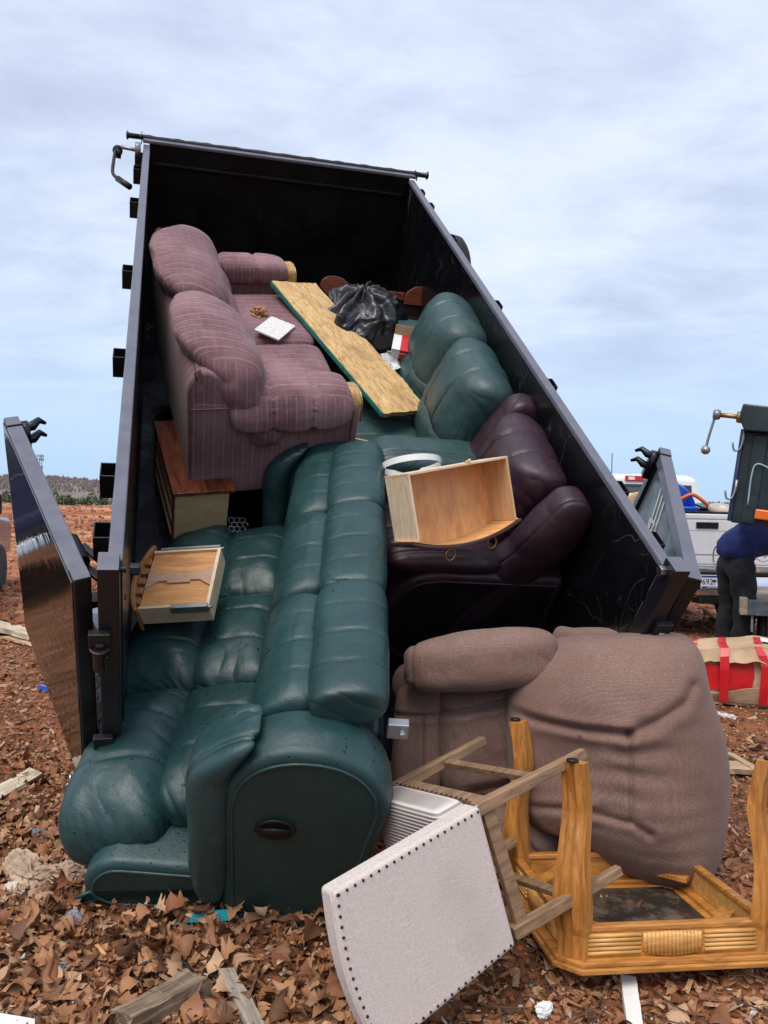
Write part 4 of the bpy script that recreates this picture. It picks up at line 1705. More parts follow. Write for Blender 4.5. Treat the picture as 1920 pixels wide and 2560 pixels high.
# ---- mauve plaid loveseat: x along (far end +), y back, z up
def mauve_sofa():
    MR = orth(np.array([[-0.12, -0.99, -0.04], [0.99, -0.12, -0.02], [0.02, -0.04, 1.0]]))
    t = thing('loveseat', 'mauve plaid fabric loveseat with gilt arm trim high on the left side of the trailer', 'sofa', mat4(TM @ MR @ np.diag([1.085, 1, 1]), tw((.63, 2.455, .285))))
    m = M['mauve']
    X, D, H = .80, .465, .90
    MB().box((-X + .02, -D + .06, .05), (X - .02, D - .03, .36)).build('base', m, t, bev=.02)
    softpart('front_rail', m, t, (0, -D + .05, .20), (X - .20, .03, .15), p=12, q=6, thin=1, n=20, lump=.004)
    prof = round_profile([(D - .24, .08), (D, .03), (D + .01, H - .16), (D - .08, H - .10), (D - .2, H - .18)], [.02, .03, .08, .06, .05], 8)
    V, F, B, Nn = shell_x(prof, -X + .004, X - .004, .02, 0, seed=3)
    MB().add(V, F).build('back_frame', m, t, True)
    for s in (-1, 1):
        # side with an upper flank panel above a seam
        prof = round_profile([(-D + .035, .02), (D - .002, .02), (D - .004, .62), (D - .18, .60), (-D + .06, .565), (-D + .03, .50)], [.02, .02, .06, .12, .06, .05], 8)
        x0, x1 = (s * (X - .17), s * X)
        V, F, B, Nn = shell_x(prof, min(x0, x1), max(x0, x1), .018, .004, seed=6 + s)
        sd = MB().add(V, F).build('side', m, t, True)
        welt('seam', m, sd, [(s * (X + .001), D - .01, .575), (s * (X + .003), .2, .575), (s * (X + .003), .05, .56)], .004)
        welt('welt', m, sd, [(s * (X - .002), -D + .04, z) for z in (.03, .2, .4, .5)], .005)
        ap = softpart('arm_pad', m, t, (s * (X - .075), -.065, .585), (.135, .330, .088), p=7, q=3.0, n=34, seams=((1, -.34, .022, .010), (1, .34, .022, .010)),
                      wr=((1, -1, .005, .04, 80), (1, 1, .005, .04, 80), (0, s, .004, .04, 60)), lump=.006, seed=13 + s,
                      warp=lambda V, s=s: np.c_[V[:, 0] + 0, V[:, 1], V[:, 2] - .10 * np.clip((s * V[:, 0]) / .135, 0, 1) ** 2.2])
        # scroll-cut wooden front of the arm, gilt line
        arc = smooth_open([(X - .20, .50), (X - .155, .60), (X - .06, .615), (X + .0, .57), (X + .01, .46)], 22)
        arc = np.array(arc)
        cc_ = np.array([X - .085, .45])
        inn_ = cc_ + (arc - cc_) * .70
        band = np.r_[arc, inn_[::-1]] * [s, 1]
        b = MB().prism(band, 1, -D + .018, -D + .085)
        b.build('trim', M['trimwood'], t, bev=.014, seg=3)
        b = MB()
        b.tube([(s * (cc_[0] + (x - cc_[0]) * .93), -D + .0165, cc_[1] + (z - cc_[1]) * .93) for x, z in arc], .0045, 6)
        b.build('trim_line', M['brass'], t, True)
        softpart('arm_front', m, t, (s * (X - .085), -D + .05, .30), (.105, .025, .28), p=7, q=4, thin=1, n=18, lump=.003)
    for s in (-1, 1):
        softpart('seat_cushion', m, t, (s * .305, -.10, .405), (.303, .34, .085), p=9, q=3.2, n=36, wr=((0, -s, .003, .03, 60), (1, -1, .003, .04, 60)), lump=.007, seed=23 + s)

        def bw(V, s=s):
            V = V.copy()
            # the outer end slumps down over the arm; the top rolls back over the frame
            o_ = np.clip((s * V[:, 0] - .05) / .32, 0, 1)
            V[:, 2] -= (.07 if s > 0 else .16) * o_ ** 2
            V[:, 1] -= .04 * o_
            top = np.clip((V[:, 2] - .05) / .25, 0, 1)
            V[:, 1] += .13 * top ** 1.5
            V[:, 2] -= .03 * top ** 2
            low = np.clip((-.02 - V[:, 2]) / .25, 0, 1)
            V[:, 1] -= .10 * low
            return V
        softpart('back_cushion', m, t, (.34 if s > 0 else -.475, .275 if s > 0 else .245, .675 if s > 0 else .655), (.46 if s > 0 else .36, .19, .30), p=4.6, q=2.35, thin=1, n=52, wr=((0, -s, .018, .13, 60), (0, s, .014, .11, 64), (2, 1, .007, .10, 46), (2, -1, .010, .08, 60)), lump=.020, seed=33 + s,
                 warp=bw, Rm=rx(R(-10)))
    b = MB()
    for s in (-1, 1):
        for y in (-D + .1, D - .08):
            b = MB().lathe([(.022, -.05), (.03, .02), (.034, .05)], 12, 2, (s * (X - .1), y, 0))
            b.build('foot', M['cherry'], t, True)
    return t


mauve_sofa()


# ---- brown recliner lying on its side, front towards the eye; local x right, y away, z up
def brown():
    Y0 = 3.36
    bl = atpx(985, 2150, Y0)
    sc = Y0 / FPX * .975
    t = thing('recliner', 'brown waffle-fabric recliner tipped on its side on the ground with its back bulging right', 'armchair', Matrix.Translation((bl[0] + .02, Y0 + .10, bl[2])) @ Matrix.Rotation(R(-8), 4, 'Z'))
    m = M['brown']

    def P(u, v):
        return ((u - 985) * sc, (2150 - v) * sc)

    def part(name, outline, depth, back, yoff=0.0, creases=(), wr=(), seed=0, k=2.6, lump=.006, parent=t, nth=240, nr=76, bulge=None):
        V, F = puff([P(*q) for q in outline], depth, back, [([P(*q) for q in ln], d, w_) for ln, d, w_ in creases], nth, nr, k, lump, seed, bulge, [([P(*q) for q in ln], a_, r_, f_) for ln, a_, r_, f_ in wr])
        V[:, 1] += yoff
        return link(name, mesh_of(name, V, F, m), parent)
    # backrest
    part('backrest', [(1262, 1720), (1290, 1650), (1385, 1585), (1500, 1566), (1600, 1560), (1690, 1556), (1735, 1590), (1762, 1690), (1795, 1790), (1812, 1900), (1806, 2040), (1775, 2150), (1730, 2192), (1640, 2182), (1540, 2150), (1430, 2085), (1340, 2060), (1285, 1995), (1262, 1860)],
         .25, .16, .0, creases=(([(1262, 1752), (1330, 1762), (1440, 1772), (1545, 1772)], .030, .014), ([(1545, 1772), (1600, 1745), (1680, 1695), (1700, 1660)], .020, .020), ([(1545, 1772), (1552, 1850), (1556, 1985)], .013, .009),
                                  ([(1300, 1985), (1420, 1968), (1556, 1985), (1600, 2010)], .013, .014), ([(1432, 1790), (1436, 1880), (1440, 1968)], .010, .008), ([(1285, 1985), (1340, 2050), (1400, 2080)], .03, .014)),
         wr=(([(1290, 1800), (1300, 1900), (1310, 1960)], .010, .10, 75), ([(1480, 1566), (1690, 1560)], .016, .07, 70), ([(1552, 1810), (1556, 1970)], .009, .14, 75), ([(1600, 2180), (1740, 2190)], .012, .06, 65)), seed=2, lump=.007, k=2.3,
         bulge=lambda Q: -.045 * np.exp(-(((Q[:, 0] - P(1425, 0)[0]) / .21) ** 2 + ((Q[:, 1] - P(0, 1870)[1]) / .17) ** 2)))
    # rear shell of the back peeping over the top edge
    part('back_shell', [(1385, 1590), (1450, 1570), (1560, 1566), (1670, 1570), (1720, 1600), (1740, 1700), (1740, 2100), (1600, 2140), (1400, 2050), (1380, 1800)], .05, .16, .20, seed=4)
    # arm on the upper side, its front end at the left
    def armwarp(V):
        return V
    V, F = pad((0, 0, 0), (.32, .13, .122), p=4.2, q=2.8, thin=1, n=40, seams=((0, -.86, .010, .008),), wr=((0, 1, .008, .08, 60), (0, -1, .004, .05, 60)), lump=.012, seed=3,
               warp=lambda V: np.c_[V[:, 0], V[:, 1], V[:, 2] * (1 - .15 * np.clip(-V[:, 0] / .32, 0, 1)) + .03 * np.sin((V[:, 0] + .32) * 2.2)])
    c = P(1190, 1640)
    V = V @ ry(R(-4)).T + np.array([c[0], -.02, c[1] - .015])
    ar = link('arm', mesh_of('arm', V, F, m), t)
    # seat, with the side of its box, and the footrest panel at the left
    part('seat', [(1075, 1745), (1150, 1725), (1270, 1690), (1290, 1760), (1295, 1880), (1290, 1985), (1200, 2010), (1100, 2005), (1075, 1900)], .10, .25, .10, creases=(([(1075, 1790), (1160, 1775), (1280, 1740)], .022, .012), ([(1180, 1990), (1290, 1960)], .02, .02)), seed=6, k=4, lump=.016)
    part('footrest', [(970, 1740), (1030, 1725), (1085, 1735), (1090, 1850), (1088, 1990), (1030, 2020), (960, 2010), (958, 1860)], .06, .22, .08, creases=(([(960, 1800), (1090, 1795)], .015, .010), ([(1040, 1800), (1042, 1990)], .008, .008)), seed=7, k=4)
    part('seat_side', [(965, 1690), (1100, 1700), (1290, 1665), (1290, 1740), (1100, 1770), (965, 1765)], .04, .2, .12, seed=8, k=4)
    # lower arm, squashed on the ground
    part('arm', [(1000, 2040), (1130, 2030), (1250, 2020), (1330, 2030), (1390, 2075), (1405, 2130), (1380, 2175), (1250, 2195), (1080, 2195), (1000, 2160)], .14, .2, .04, creases=(([(1230, 2035), (1300, 2075), (1340, 2110), (1390, 2140)], .012, .012),), seed=9, k=2.6)
    # hidden frame
    a0, a1 = P(1000, 2140), P(1660, 1640)
    MB().box((a0[0] + .05, .22, a0[1] + .04), (a1[0], .36, a1[1])).build('frame', M['cloth_dark'], t, bev=.03)
    return t


brown()

def nearer(Rm, p, k):
    """pose shrunk towards the eye by k: smaller and nearer"""
    p = np.array([0, 0, HC]) + k * (np.asarray(p, float) - [0, 0, HC])
    return mat4(np.asarray(Rm) * k, p)


# ------------------------------------------------------------------ beige dining chair, tipped over
CR = orth(np.array([[0.312, 0.512, -0.808], [-0.003, -0.844, -0.533], [-0.951, 0.164, -0.265]]))
ch = thing('dining_chair', 'beige linen dining chair tipped over, its nailhead back in front and wooden legs up', 'chair', mat4(CR, (.233, 2.699, .385)))
CW_, CD, CB, CL = .212, .255, .535, .413
# back: slab with a gently arched top and a slight rake
n_ = 26
poly = [(-CW_, 0)] + [(-CW_ - .012 * k / n_, CB * k / n_) for k in range(1, n_)] + [(x, CB + .028 * math.cos(x / CW_ * 1.5)) for x in np.linspace(-CW_ - .012, CW_ + .012, n_)] + [(CW_ + .012 * (1 - k / n_), CB * (1 - k / n_)) for k in range(1, n_ + 1)]
poly = np.array(poly)


def rake(y, z):
    return y + .035 * (np.maximum(z, 0) / CB)


b = MB().prism(poly[:-1], 1, 0.0, .078)
b.V = [np.stack([v[:, 0], rake(CD - .062 + v[:, 1], v[:, 2]), v[:, 2]], 1) for v in b.V]
back = b.build('back', M['linen'], ch, bev=.012, seg=3)
# seam cord along the edge of the outer back
edge = [(x, float(rake(CD + .003, z)), z) for x, z in poly[::2]]
welt('piping', M['linen'], back, [(x * .99, y, z) for x, y, z in edge], .004)
# nailheads round the edge
nm = MB().lathe([(.0044, -.001), (.0039, .0016), (.0019, .0026), (.0004, .0029)], 8, 1).build('nailhead', M['nail'], back, True)
nme = nm.data
path = np.array([(x, z) for x, z in poly])
seg = np.linalg.norm(np.diff(path, axis=0), axis=1)
cum = np.r_[0, np.cumsum(seg)]
nn = int(cum[-1] / .0265)
for k in range(nn):
    s_ = (k + .5) * cum[-1] / nn
    x, z = np.interp(s_, cum, path[:, 0]), np.interp(s_, cum, path[:, 1])
    o = nm if k == 0 else link('nailhead', nme, back)
    dz = -.013 if z > CB - .01 else 0
    dx = -.013 * np.sign(x) if abs(x) > CW_ - .02 and dz == 0 else 0
    o.location = (x + dx, float(rake(CD + .0165, z)), z + dz)
# seat: stuffed box with ribbed cloth sides
V, F = pad((0, -.02, .045), (CW_ + .006, CD - .045, .062), p=14, q=8, thin=2, n=26, lump=.002, seed=4)
st_ = link('seat', mesh_of('seat', V, F, M['ribbed']), ch)
for s in (-1, 1):
    for k in range(16):
        o = link('nailhead', nme, st_)
        o.rotation_euler = (0, 0, -s * R(90))
        o.location = (s * (CW_ + .0065), -CD + .05 + k * .027, -.006)
for (lo, hi) in (((-CW_ + .002, -CD + .03, -.062), (-CW_ + .028, CD - .035, -.018)), ((CW_ - .028, -CD + .03, -.062), (CW_ - .002, CD - .035, -.018)), ((-CW_ + .035, CD - .03, -.062), (CW_ - .035, CD - .004, -.018)), ((-CW_ + .035, -CD + .004, -.062), (CW_ - .035, -CD + .03, -.018))):
    MB().box(lo, hi).build('apron', M['greywood'], ch, bev=.003)
for sx_ in (-1, 1):
    for sy_ in (-1, 1):
        p = (sx_ * (CW_ - .018), sy_ * (CD - .018), 0.0)
        q = (sx_ * (CW_ - .014), sy_ * (CD - .012) + (.045 if sy_ > 0 else 0), -CL - .02)
        MB().bar(p, q, .040, .040, (0, 1, 0), .78).build('leg', M['greywood'], ch, bev=.004)
    MB().bar((sx_ * (CW_ - .017), -CD + .036, -.235), (sx_ * (CW_ - .017), CD - .010, -.235), .020, .032, (0, 0, 1)).build('stretcher', M['greywood'], ch, bev=.003)

# ------------------------------------------------------------------ oak side table, upside down
TR_ = rx(R(-2.5)) @ rz(R(7.5))
tb = thing('side_table', 'golden oak side table standing upside down with four curved legs in the air', 'table', nearer(TR_, (.972, 3.165, -.035), .93))
TX, TY = .385, .36


def chamf(x, y, c):
    return [(-x + c, -y), (x - c, -y), (x, -y + c), (x, y - c), (x - c, y), (-x + c, y), (-x, y - c), (-x, -y + c)]


def ring_prism(mb, out, inn, z0, z1):
    n = len(out)
    V = [(*p, z0) for p in out] + [(*p, z1) for p in out] + [(*p, z0) for p in inn] + [(*p, z1) for p in inn]
    F = []
    for i in range(n):
        j = (i + 1) % n
        F += [(i, j, n + j, i + n), (2 * n + j, 2 * n + i, 3 * n + i, 3 * n + j), (n + i, n + j, 3 * n + j, 3 * n + i), (j, i, 2 * n + i, 2 * n + j)]
    mb.add(V, F)


b = MB()
ring_prism(b, chamf(TX + .03, TY + .03, .075), chamf(TX - .10, TY - .10, .03), .0, .018)
ring_prism(b, chamf(TX + .018, TY + .018, .07), chamf(TX - .075, TY - .075, .03), .0182, .034)
b.build('top_frame', M['oakh'], tb, bev=.004)
MB().box((-TX + .085, -TY + .085, .008), (TX - .085, TY - .085, .014)).build('glass_inset', M['dirtyglass'], tb)
HA = .135
for ax_, s in ((0, -1), (0, 1), (1, -1), (1, 1)):
    b = MB()
    L2 = (TX if ax_ == 0 else TY) - .062
    off = (TY if ax_ == 0 else TX) - .018
    lo, hi = sorted((s * off, s * (off - .022)))
    if ax_ == 0:
        b.box((-L2, lo, .0345), (L2, hi, HA))
        b2 = MB().box((-L2, min(s * (off + .004), s * (off - .03)), HA - .016), (L2, max(s * (off + .004), s * (off - .03)), HA + .004))
    else:
        b.box((lo, -L2, .0345), (hi, L2, HA))
        b2 = MB().box((min(s * (off + .004), s * (off - .03)), -L2, HA - .016), (max(s * (off + .004), s * (off - .03)), L2, HA + .004))
    apn = b.build('apron', M['oakh'] if ax_ == 0 else M['oakl'], tb, bev=.002)
    b2.build('apron_bead', M['oakh'], apn, bev=.005)
    # carved flutes: lengthwise reeds at both sides, upright reeds in a swelling panel between
    for side_ in (-1, 1):
        x0, x1 = (side_ * .115, side_ * (L2 - .015))
        x0, x1 = sorted((x0, x1))
        for k in range(5):
            z = .050 + k * .0142
            b = MB()
            p, q = (x0, s * (off + .001), z), (x1, s * (off + .001), z)
            if ax_ == 1:
                p, q = (p[1], p[0], p[2]), (q[1], q[0], q[2])
            b.cyl(p, q, .0072, 8)
            b.build('reed', M['oakl'], apn, True)
    for k in range(15):
        f_ = (k - 7) / 7.5
        x = f_ * .105
        hh = .030 + .010 * math.cos(f_ * 1.4)
        b = MB()
        sw_ = .012 * math.cos(f_ * 1.5)
        p, q = (x, s * (off + sw_ - .004), .078 - hh), (x, s * (off + sw_ - .004), .078 + hh)
        if ax_ == 1:
            p, q = (p[1], p[0], p[2]), (q[1], q[0], q[2])
        b.cyl(p, q, .0085, 8)
        b.build('reed', M['oakl'], apn, True)
for sx_ in (-1, 1):
    for sy_ in (-1, 1):
        # corner block and a reeded, S-curved leg
        cx_, cy_ = sx_ * (TX - .05), sy_ * (TY - .05)
        Rz = rz(math.atan2(sy_, sx_) - math.pi / 4 * 1.0)
        nseg = 26
        V, F = [], []
        d_ = np.array([sx_, sy_]) / math.sqrt(2)
        e_ = np.array([-d_[1], d_[0]])
        # outline of the section: broad reeded face outwards
        sec = []
        for f_ in np.linspace(-1, 1, 17):
            sec.append((.5 + .20 * abs(math.sin(f_ * math.pi * 1.5)) ** .6 - .08 * f_ * f_, f_))
        sec += [(-.45, 1), (-.55, .5), (-.55, -.5), (-.45, -1)]
        ns = len(sec)
        for i in range(nseg + 1):
            f_ = i / nseg
            z = .0346 + (.685 - .0346) * f_
            bend = .020 * math.sin((f_ - .10) * 6.0) * (1 if f_ > .10 else 0) + .035 * max(0, f_ - .72) / .28
            wdt = .054 - .012 * f_ + .010 * math.exp(-((f_ - .28) / .16) ** 2)
            dep = .050 - .010 * f_ + .006 * math.exp(-((f_ - .28) / .16) ** 2)
            if f_ < .12:
                wdt, dep, bend = .050, .050, 0
            c = np.array([cx_, cy_]) + d_ * bend
            for (a_, w_) in sec:
                q = c + d_ * a_ * dep + e_ * w_ * wdt
                V.append((q[0], q[1], z))
        for i in range(nseg):
            for k in range(ns):
                k2 = (k + 1) % ns
                F.append((i * ns + k, i * ns + k2, (i + 1) * ns + k2, (i + 1) * ns + k))
        F += [tuple(range(ns))[::-1], tuple(nseg * ns + k for k in range(ns))]
        lg = MB().add(V, F).build('leg', M['oak'], tb)
        tip = np.mean(np.array(V[-ns:]), axis=0)
        MB().lathe([(.020, 0), (.022, .006), (.018, .010)], 14, 2, tip + [0, 0, .0005]).build('glide', M['plastic_black'], lg)
        MB().bar((cx_ - d_[0] * .13 + e_[0] * .10, cy_ - d_[1] * .13 + e_[1] * .10, .085), (cx_ - d_[0] * .13 - e_[0] * .10, cy_ - d_[1] * .13 - e_[1] * .10, .085), .05, .02, (0, 0, 1)).build('corner_block', M['oak'], tb, bev=.002)

# ------------------------------------------------------------------ strand board across the load
PR = orth(np.array([[0.88, -0.42, 0.21], [0.44, 0.89, -0.08], [-0.15, 0.17, 0.97]]))
bd = thing('strand_board', 'long muddy strand board with a green painted edge leaning across the load', 'board', mat4(TM @ PR, tw((1.235, 2.53, .75))))
wb, lb, tb_ = .183, .668, .028
b = MB()
nx2, ny2 = 12, 50
V, F = [], []
for i in range(nx2 + 1):
    for j in range(ny2 + 1):
        x, y = -wb + 2 * wb * i / nx2, -lb + 2 * lb * j / ny2
        jag = .012 * fbm([[x * 30, j * .9, 3]], 3, 2)[0]
        if i == nx2:
            x += jag + (.014 if .12 < j / ny2 < .30 else 0)
        if j in (0, ny2):
            y += .010 * fbm([[x * 40, 1.3 + j, 3]], 5, 2)[0]
        V.append((x, y, .004 * fbm([[x * 6, y * 6, 0]], 4, 2)[0]))
n0 = len(V)
V += [(x, y, z - tb_) for x, y, z in V]
for i in range(nx2):
    for j in range(ny2):
        a_ = i * (ny2 + 1) + j
        F.append((a_, a_ + ny2 + 1, a_ + ny2 + 2, a_ + 1))
        F.append((n0 + a_, n0 + a_ + 1, n0 + a_ + ny2 + 2, n0 + a_ + ny2 + 1))
rim = [i * (ny2 + 1) for i in range(nx2 + 1)] + [nx2 * (ny2 + 1) + j for j in range(1, ny2 + 1)] + [i * (ny2 + 1) + ny2 for i in range(nx2 - 1, -1, -1)] + [j for j in range(ny2 - 1, 0, -1)]
fm0 = len(F)
for a_, c_ in zip(rim, rim[1:] + rim[:1]):
    F.append((c_, a_, n0 + a_, n0 + c_))
me = mesh_of('panel', V, F, [M['osb'], M['osb_rim']], False, [0] * fm0 + [1] * (len(F) - fm0))
link('panel', me, bd)
b = MB()
b.box((-wb - .006, -lb + .004, -tb_ + .001), (-wb - .0005, lb - .004, -.0035))
b.build('painted_edge', M['osb_edge'], bd)

# ------------------------------------------------------------------ black bin bag
def bagmesh(half, seed, folds=1.0):
    P, F = cube_grid(60)
    S = P / (np.sum(np.abs(P) ** 2.3, 1) ** (1 / 2.3))[:, None]
    V = S * np.array(half)
    N = vnormals(V, F)
    # knotted neck at +z, folds radiating from it and hanging down
    ang = np.arctan2(S[:, 1], S[:, 0])
    up_ = np.clip(S[:, 2], -1, 1)
    rad = .030 * np.sin(ang * 9 + 3 * vnoise(S * 1.5, seed)) * np.clip(up_ + .4, 0, 1.2)
    rid = 1 - np.abs(fbm(S * np.array([2.0, 2.0, 1.0]) + fbm(S * 1.7, seed + 3, 2)[:, None] * .9, seed + 1, 4))
    rid2 = 1 - np.abs(fbm(S * np.array([5.5, 5.5, 2.6]) + 4, seed + 2, 3))
    d = folds * (rad + .055 * (rid - .8) + .014 * (rid2 - .8)) + .04 * fbm(S * 1.4, seed + 5, 2)
    V = V + N * d[:, None]
    neck = np.clip((S[:, 2] - .75) / .25, 0, 1)
    V[:, :2] *= (1 - .25 * neck ** 2)[:, None]
    return V, F


bg_ = thing('bin_bag', 'shiny black bin bag stuffed full behind the strand board', 'bag', mat4(TM @ rz(R(20)) @ rx(R(-8)), tw((1.43, 2.96, .50))))
V, F = bagmesh((.33, .30, .30), 4)
V[:, 2] += .10
V[:, 0] -= .10 * np.clip(-V[:, 1] / .3, -1, 1) * .5
link('sack', mesh_of('sack', V, F, M['bag']), bg_)
V, F = bagmesh((.17, .20, .16), 9)
V = V + np.array([-.22, -.06, .07])
link('sack_corner', mesh_of('sack_corner', V, F, M['bag']), bg_)

# ------------------------------------------------------------------ cherry wood cabinet frame with scrolled corners, behind the bag
cf = thing('cabinet_frame', 'reddish cherry cabinet frame with scrolled corners behind the bin bag', 'cabinet', mat4(TM @ rz(R(-3)) @ rx(R(-24)), tw((1.66, 3.36, .02))))
b = MB()
for s in (-1, 1):
    out = smooth_open([(s * .40, .62), (s * .44, .66), (s * .42, .72), (s * .36, .745), (s * .28, .735), (s * .22, .69), (s * .20, .64)], 26)
    MB().prism(np.r_[out, [[s * .20, .60], [s * .40, .60]]], 1, -.02, .02).build('scroll', M['cherry'], cf, bev=.005)
MB().box((-.199, -.022, .625), (.199, .022, .685)).build('top_bar', M['cherry'], cf, bev=.006)
for s in (-1, 1):
    MB().box((min(s * .34, s * .41), -.022, .0), (max(s * .34, s * .41), .022, .599)).build('stile', M['cherry'], cf, bev=.006)
MB().box((-.339, -.02, .02), (.339, .02, .09)).build('bottom_bar', M['cherry'], cf, bev=.006)
MB().box((-.339, .022, .06), (.339, .028, .66)).build('back_board', M['darkfront'], cf)
b = MB()
prof = [(.012, 0)]
for k in range(40):
    prof.append((.020 + .012 * abs(math.sin(k * .8)), .01 + k * .007))
b.lathe(prof, 14, 2)
b.xf(ry(R(12)), (.27, -.07, .16))
b.build('turned_post', M['cherry'], cf, True)

# ------------------------------------------------------------------ chest with its drawers gone, under the mauve loveseat
dr = thing('chest_of_drawers', 'empty chest with a mahogany top and tan side wedged under the mauve loveseat', 'chest', mat4(TM @ rz(R(9)), tw((.285, 1.775, .0))))
dx, dy, dh = .145, .33, .36
MB().box((-dx - .012, -dy - .015, dh), (dx + .028, dy + .02, dh + .022)).build('top', M['mahog'], dr, bev=.004)
MB().box((-dx + .004, -dy, .01), (dx, -dy + .016, dh - .0005)).build('side_panel', M['tan'], dr, bev=.002)
MB().box((-dx + .004, dy - .016, .01), (dx, dy, dh - .0005)).build('side_panel', M['tan'], dr, bev=.002)
MB().box((dx - .008, -dy + .0162, .01), (dx - .001, dy - .0162, dh - .0005)).build('back_panel', M['tan'], dr)
for z in (.012, .12, .23, .325):
    MB().box((-dx, -dy + .0165, z), (-dx + .05, dy - .0165, z + .018)).build('drawer_rail', M['rawrail'], dr, bev=.002)
MB().box((-dx + .052, -dy + .0165, .02), (dx - .009, dy - .0165, .032)).build('bottom_panel', M['tan'], dr)
b = MB()
for s in (-1, 1):
    MB().box((-dx - .006, min(s * dy, s * (dy - .03)), .005), (-dx - .0005, max(s * dy, s * (dy - .03)), dh - .002)).build('stile', M['cherry'], dr, bev=.002)

# ------------------------------------------------------------------ big empty bow-front drawer lying open on the burgundy recliner
DR = orth(np.array([[0.94, -0.19, 0.28], [0.34, 0.60, -0.73], [-0.03, 0.78, 0.63]]))
dw = thing('drawer', 'large empty bow-front drawer with two ring pulls lying on the burgundy recliner', 'drawer', nearer(TM @ DR, tw((1.525, 1.137, .605)), .845), group='loose drawers')
hx2, hy2, hz2 = .314, .168, .212
MB().box((-hx2 + .0125, -hy2, .012), (hx2 - .0125, hy2 - .0125, .020)).build('bottom', M['ply'], dw)
MB().box((-hx2, hy2 - .012, 0), (hx2, hy2, hz2)).build('rear_board', M['cream'], dw, bev=.0015)
for s in (-1, 1):
    q = sorted((s * hx2, s * (hx2 - .012)))
    o = MB().box((q[0], -hy2 + .001, 0), (q[1], hy2 - .0122, hz2)).build('side_board', M['cream'] if s < 0 else M['creamv'], dw, bev=.0015)
arc = [(x, -hy2 - .012 - .060 * (1 - (x / (hx2 + .03)) ** 2)) for x in np.linspace(-hx2 - .03, hx2 + .03, 30)]
inner = [(x, y + .016) for x, y in arc[::-1]]
MB().prism(arc + inner, 2, -.012, hz2 + .004).build('bow_front', M['darkfront'], dw, bev=.003)
lin = [(x * .955, y + .0165) for x, y in arc] + [(x * .955, y + .0195) for x, y in arc[::-1]]
MB().prism(lin, 2, .0205, hz2 - .003).build('front_lining', M['ply'], dw)
bot = [(x * .96, y + .020) for x, y in arc] + [(hx2 * .98, -hy2 - .0005), (-hx2 * .98, -hy2 - .0005)]
MB().prism(bot, 2, .0125, .0195).build('bottom_front', M['ply'], dw)
for x in (-.105, .165):
    y = -hy2 - .012 - .060 * (1 - (x / (hx2 + .03)) ** 2)
    b = MB()
    b.tube([(x + .030 * math.cos(a_), y - .034 + .030 * math.sin(a_), .165 + .008 * math.sin(a_)) for a_ in np.linspace(0, 2 * np.pi, 25)[:-1]], .0055, 8, True)
    rp = b.build('ring_pull', M['brass'], dw, True)
    MB().cyl((x, y + .002, .170), (x, y - .012, .170), .008, 10).build('pull_post', M['brass'], rp, True)
b = MB()
for k in range(9):                                   # dovetails at the left rear corner
    z = .012 + k * .022
    b.box((-hx2 - .0012, hy2 - .012, z), (-hx2 - .0002, hy2 - .0002, z + .011))
b.build('dovetail', M['ply'], dw, kind='stuff')
b = MB().cyl((.06, hy2 + .001, hz2 - .03), (.06, hy2 + .012, hz2 + .012), .007, 8)
b.build('dowel', M['cream'], dw, True)

# ------------------------------------------------------------------ small drawer, underside up, on the long green sofa
SR = orth(np.array([[0.95, -0.19, 0.27], [-0.19, -0.98, 0.01], [0.26, -0.06, -0.96]]))
sd_ = thing('drawer', 'small drawer showing its braced underside between the green sofa and the left wall', 'drawer', mat4(TM @ SR, tw((.215, .690, .47))), group='loose drawers')
ex, ey = .157, .180
MB().box((-ex, -ey + .012, .014), (ex - .016, ey - .012, .020)).build('bottom', M['plyb'], sd_)
MB().box((ex - .016, -ey, .0), (ex, ey, .10)).build('rear_board', M['cream'], sd_, bev=.0015)
for s in (-1, 1):
    q = sorted((s * ey, s * (ey - .012)))
    sb = MB().box((-ex, q[0], .0), (ex - .0163, q[1], .10)).build('side_board', M['cream'], sd_, bev=.0015)
    q = sorted((s * (ey + .0005), s * (ey + .012)))
    b = MB().box((-.01 if s > 0 else -ex + .03, q[0] - (.012 if s > 0 else 0), -.006), (ex - .004, q[1], .030))
    b.build('slide', M['steel_dull'], sb, bev=.0015)
    b = MB().cyl((ex - .012, s * (ey + .002), .01), (ex + .012, s * (ey + .002), .01), .007, 8)
    b.build('roller', M['steel_dull'], sb, True)
arc = [(-ex - .012 - .045 * (1 - (y / (ey + .02)) ** 2), y) for y in np.linspace(-ey - .022, ey + .022, 24)]
MB().prism(arc + [(x + .018, y) for x, y in arc[::-1]], 2, -.016, .118).build('bow_front', M['bowwood'], sd_, bev=.003)
MB().box((-ex + .003, -.028, .004), (ex - .0165, .014, .0135)).build('brace', M['rawrail'], sd_, bev=.002)
MB().box((-.06, .0145, .003), (.045, .028, .0135)).build('block', M['rawrail'], sd_, bev=.002)
for s in (-1, 1):
    for e in (-1, 1):
        x = e * (ex - .017) if e > 0 else -ex + .002
        pts = [(x, s * .06 - .007), (x, s * .02 - .007), (x - e * .055, s * .02 - .007)]
        MB().prism(pts, 2, .005, .0137).build('gusset', M['rawrail'], sd_)
for k in range(5):
    y = -.13 + k * .06
    MB().box((-ex - .035, y, .001), (-ex - .002, y + .035, .0135)).build('glue_block', M['bowwood'], sd_, bev=.002)

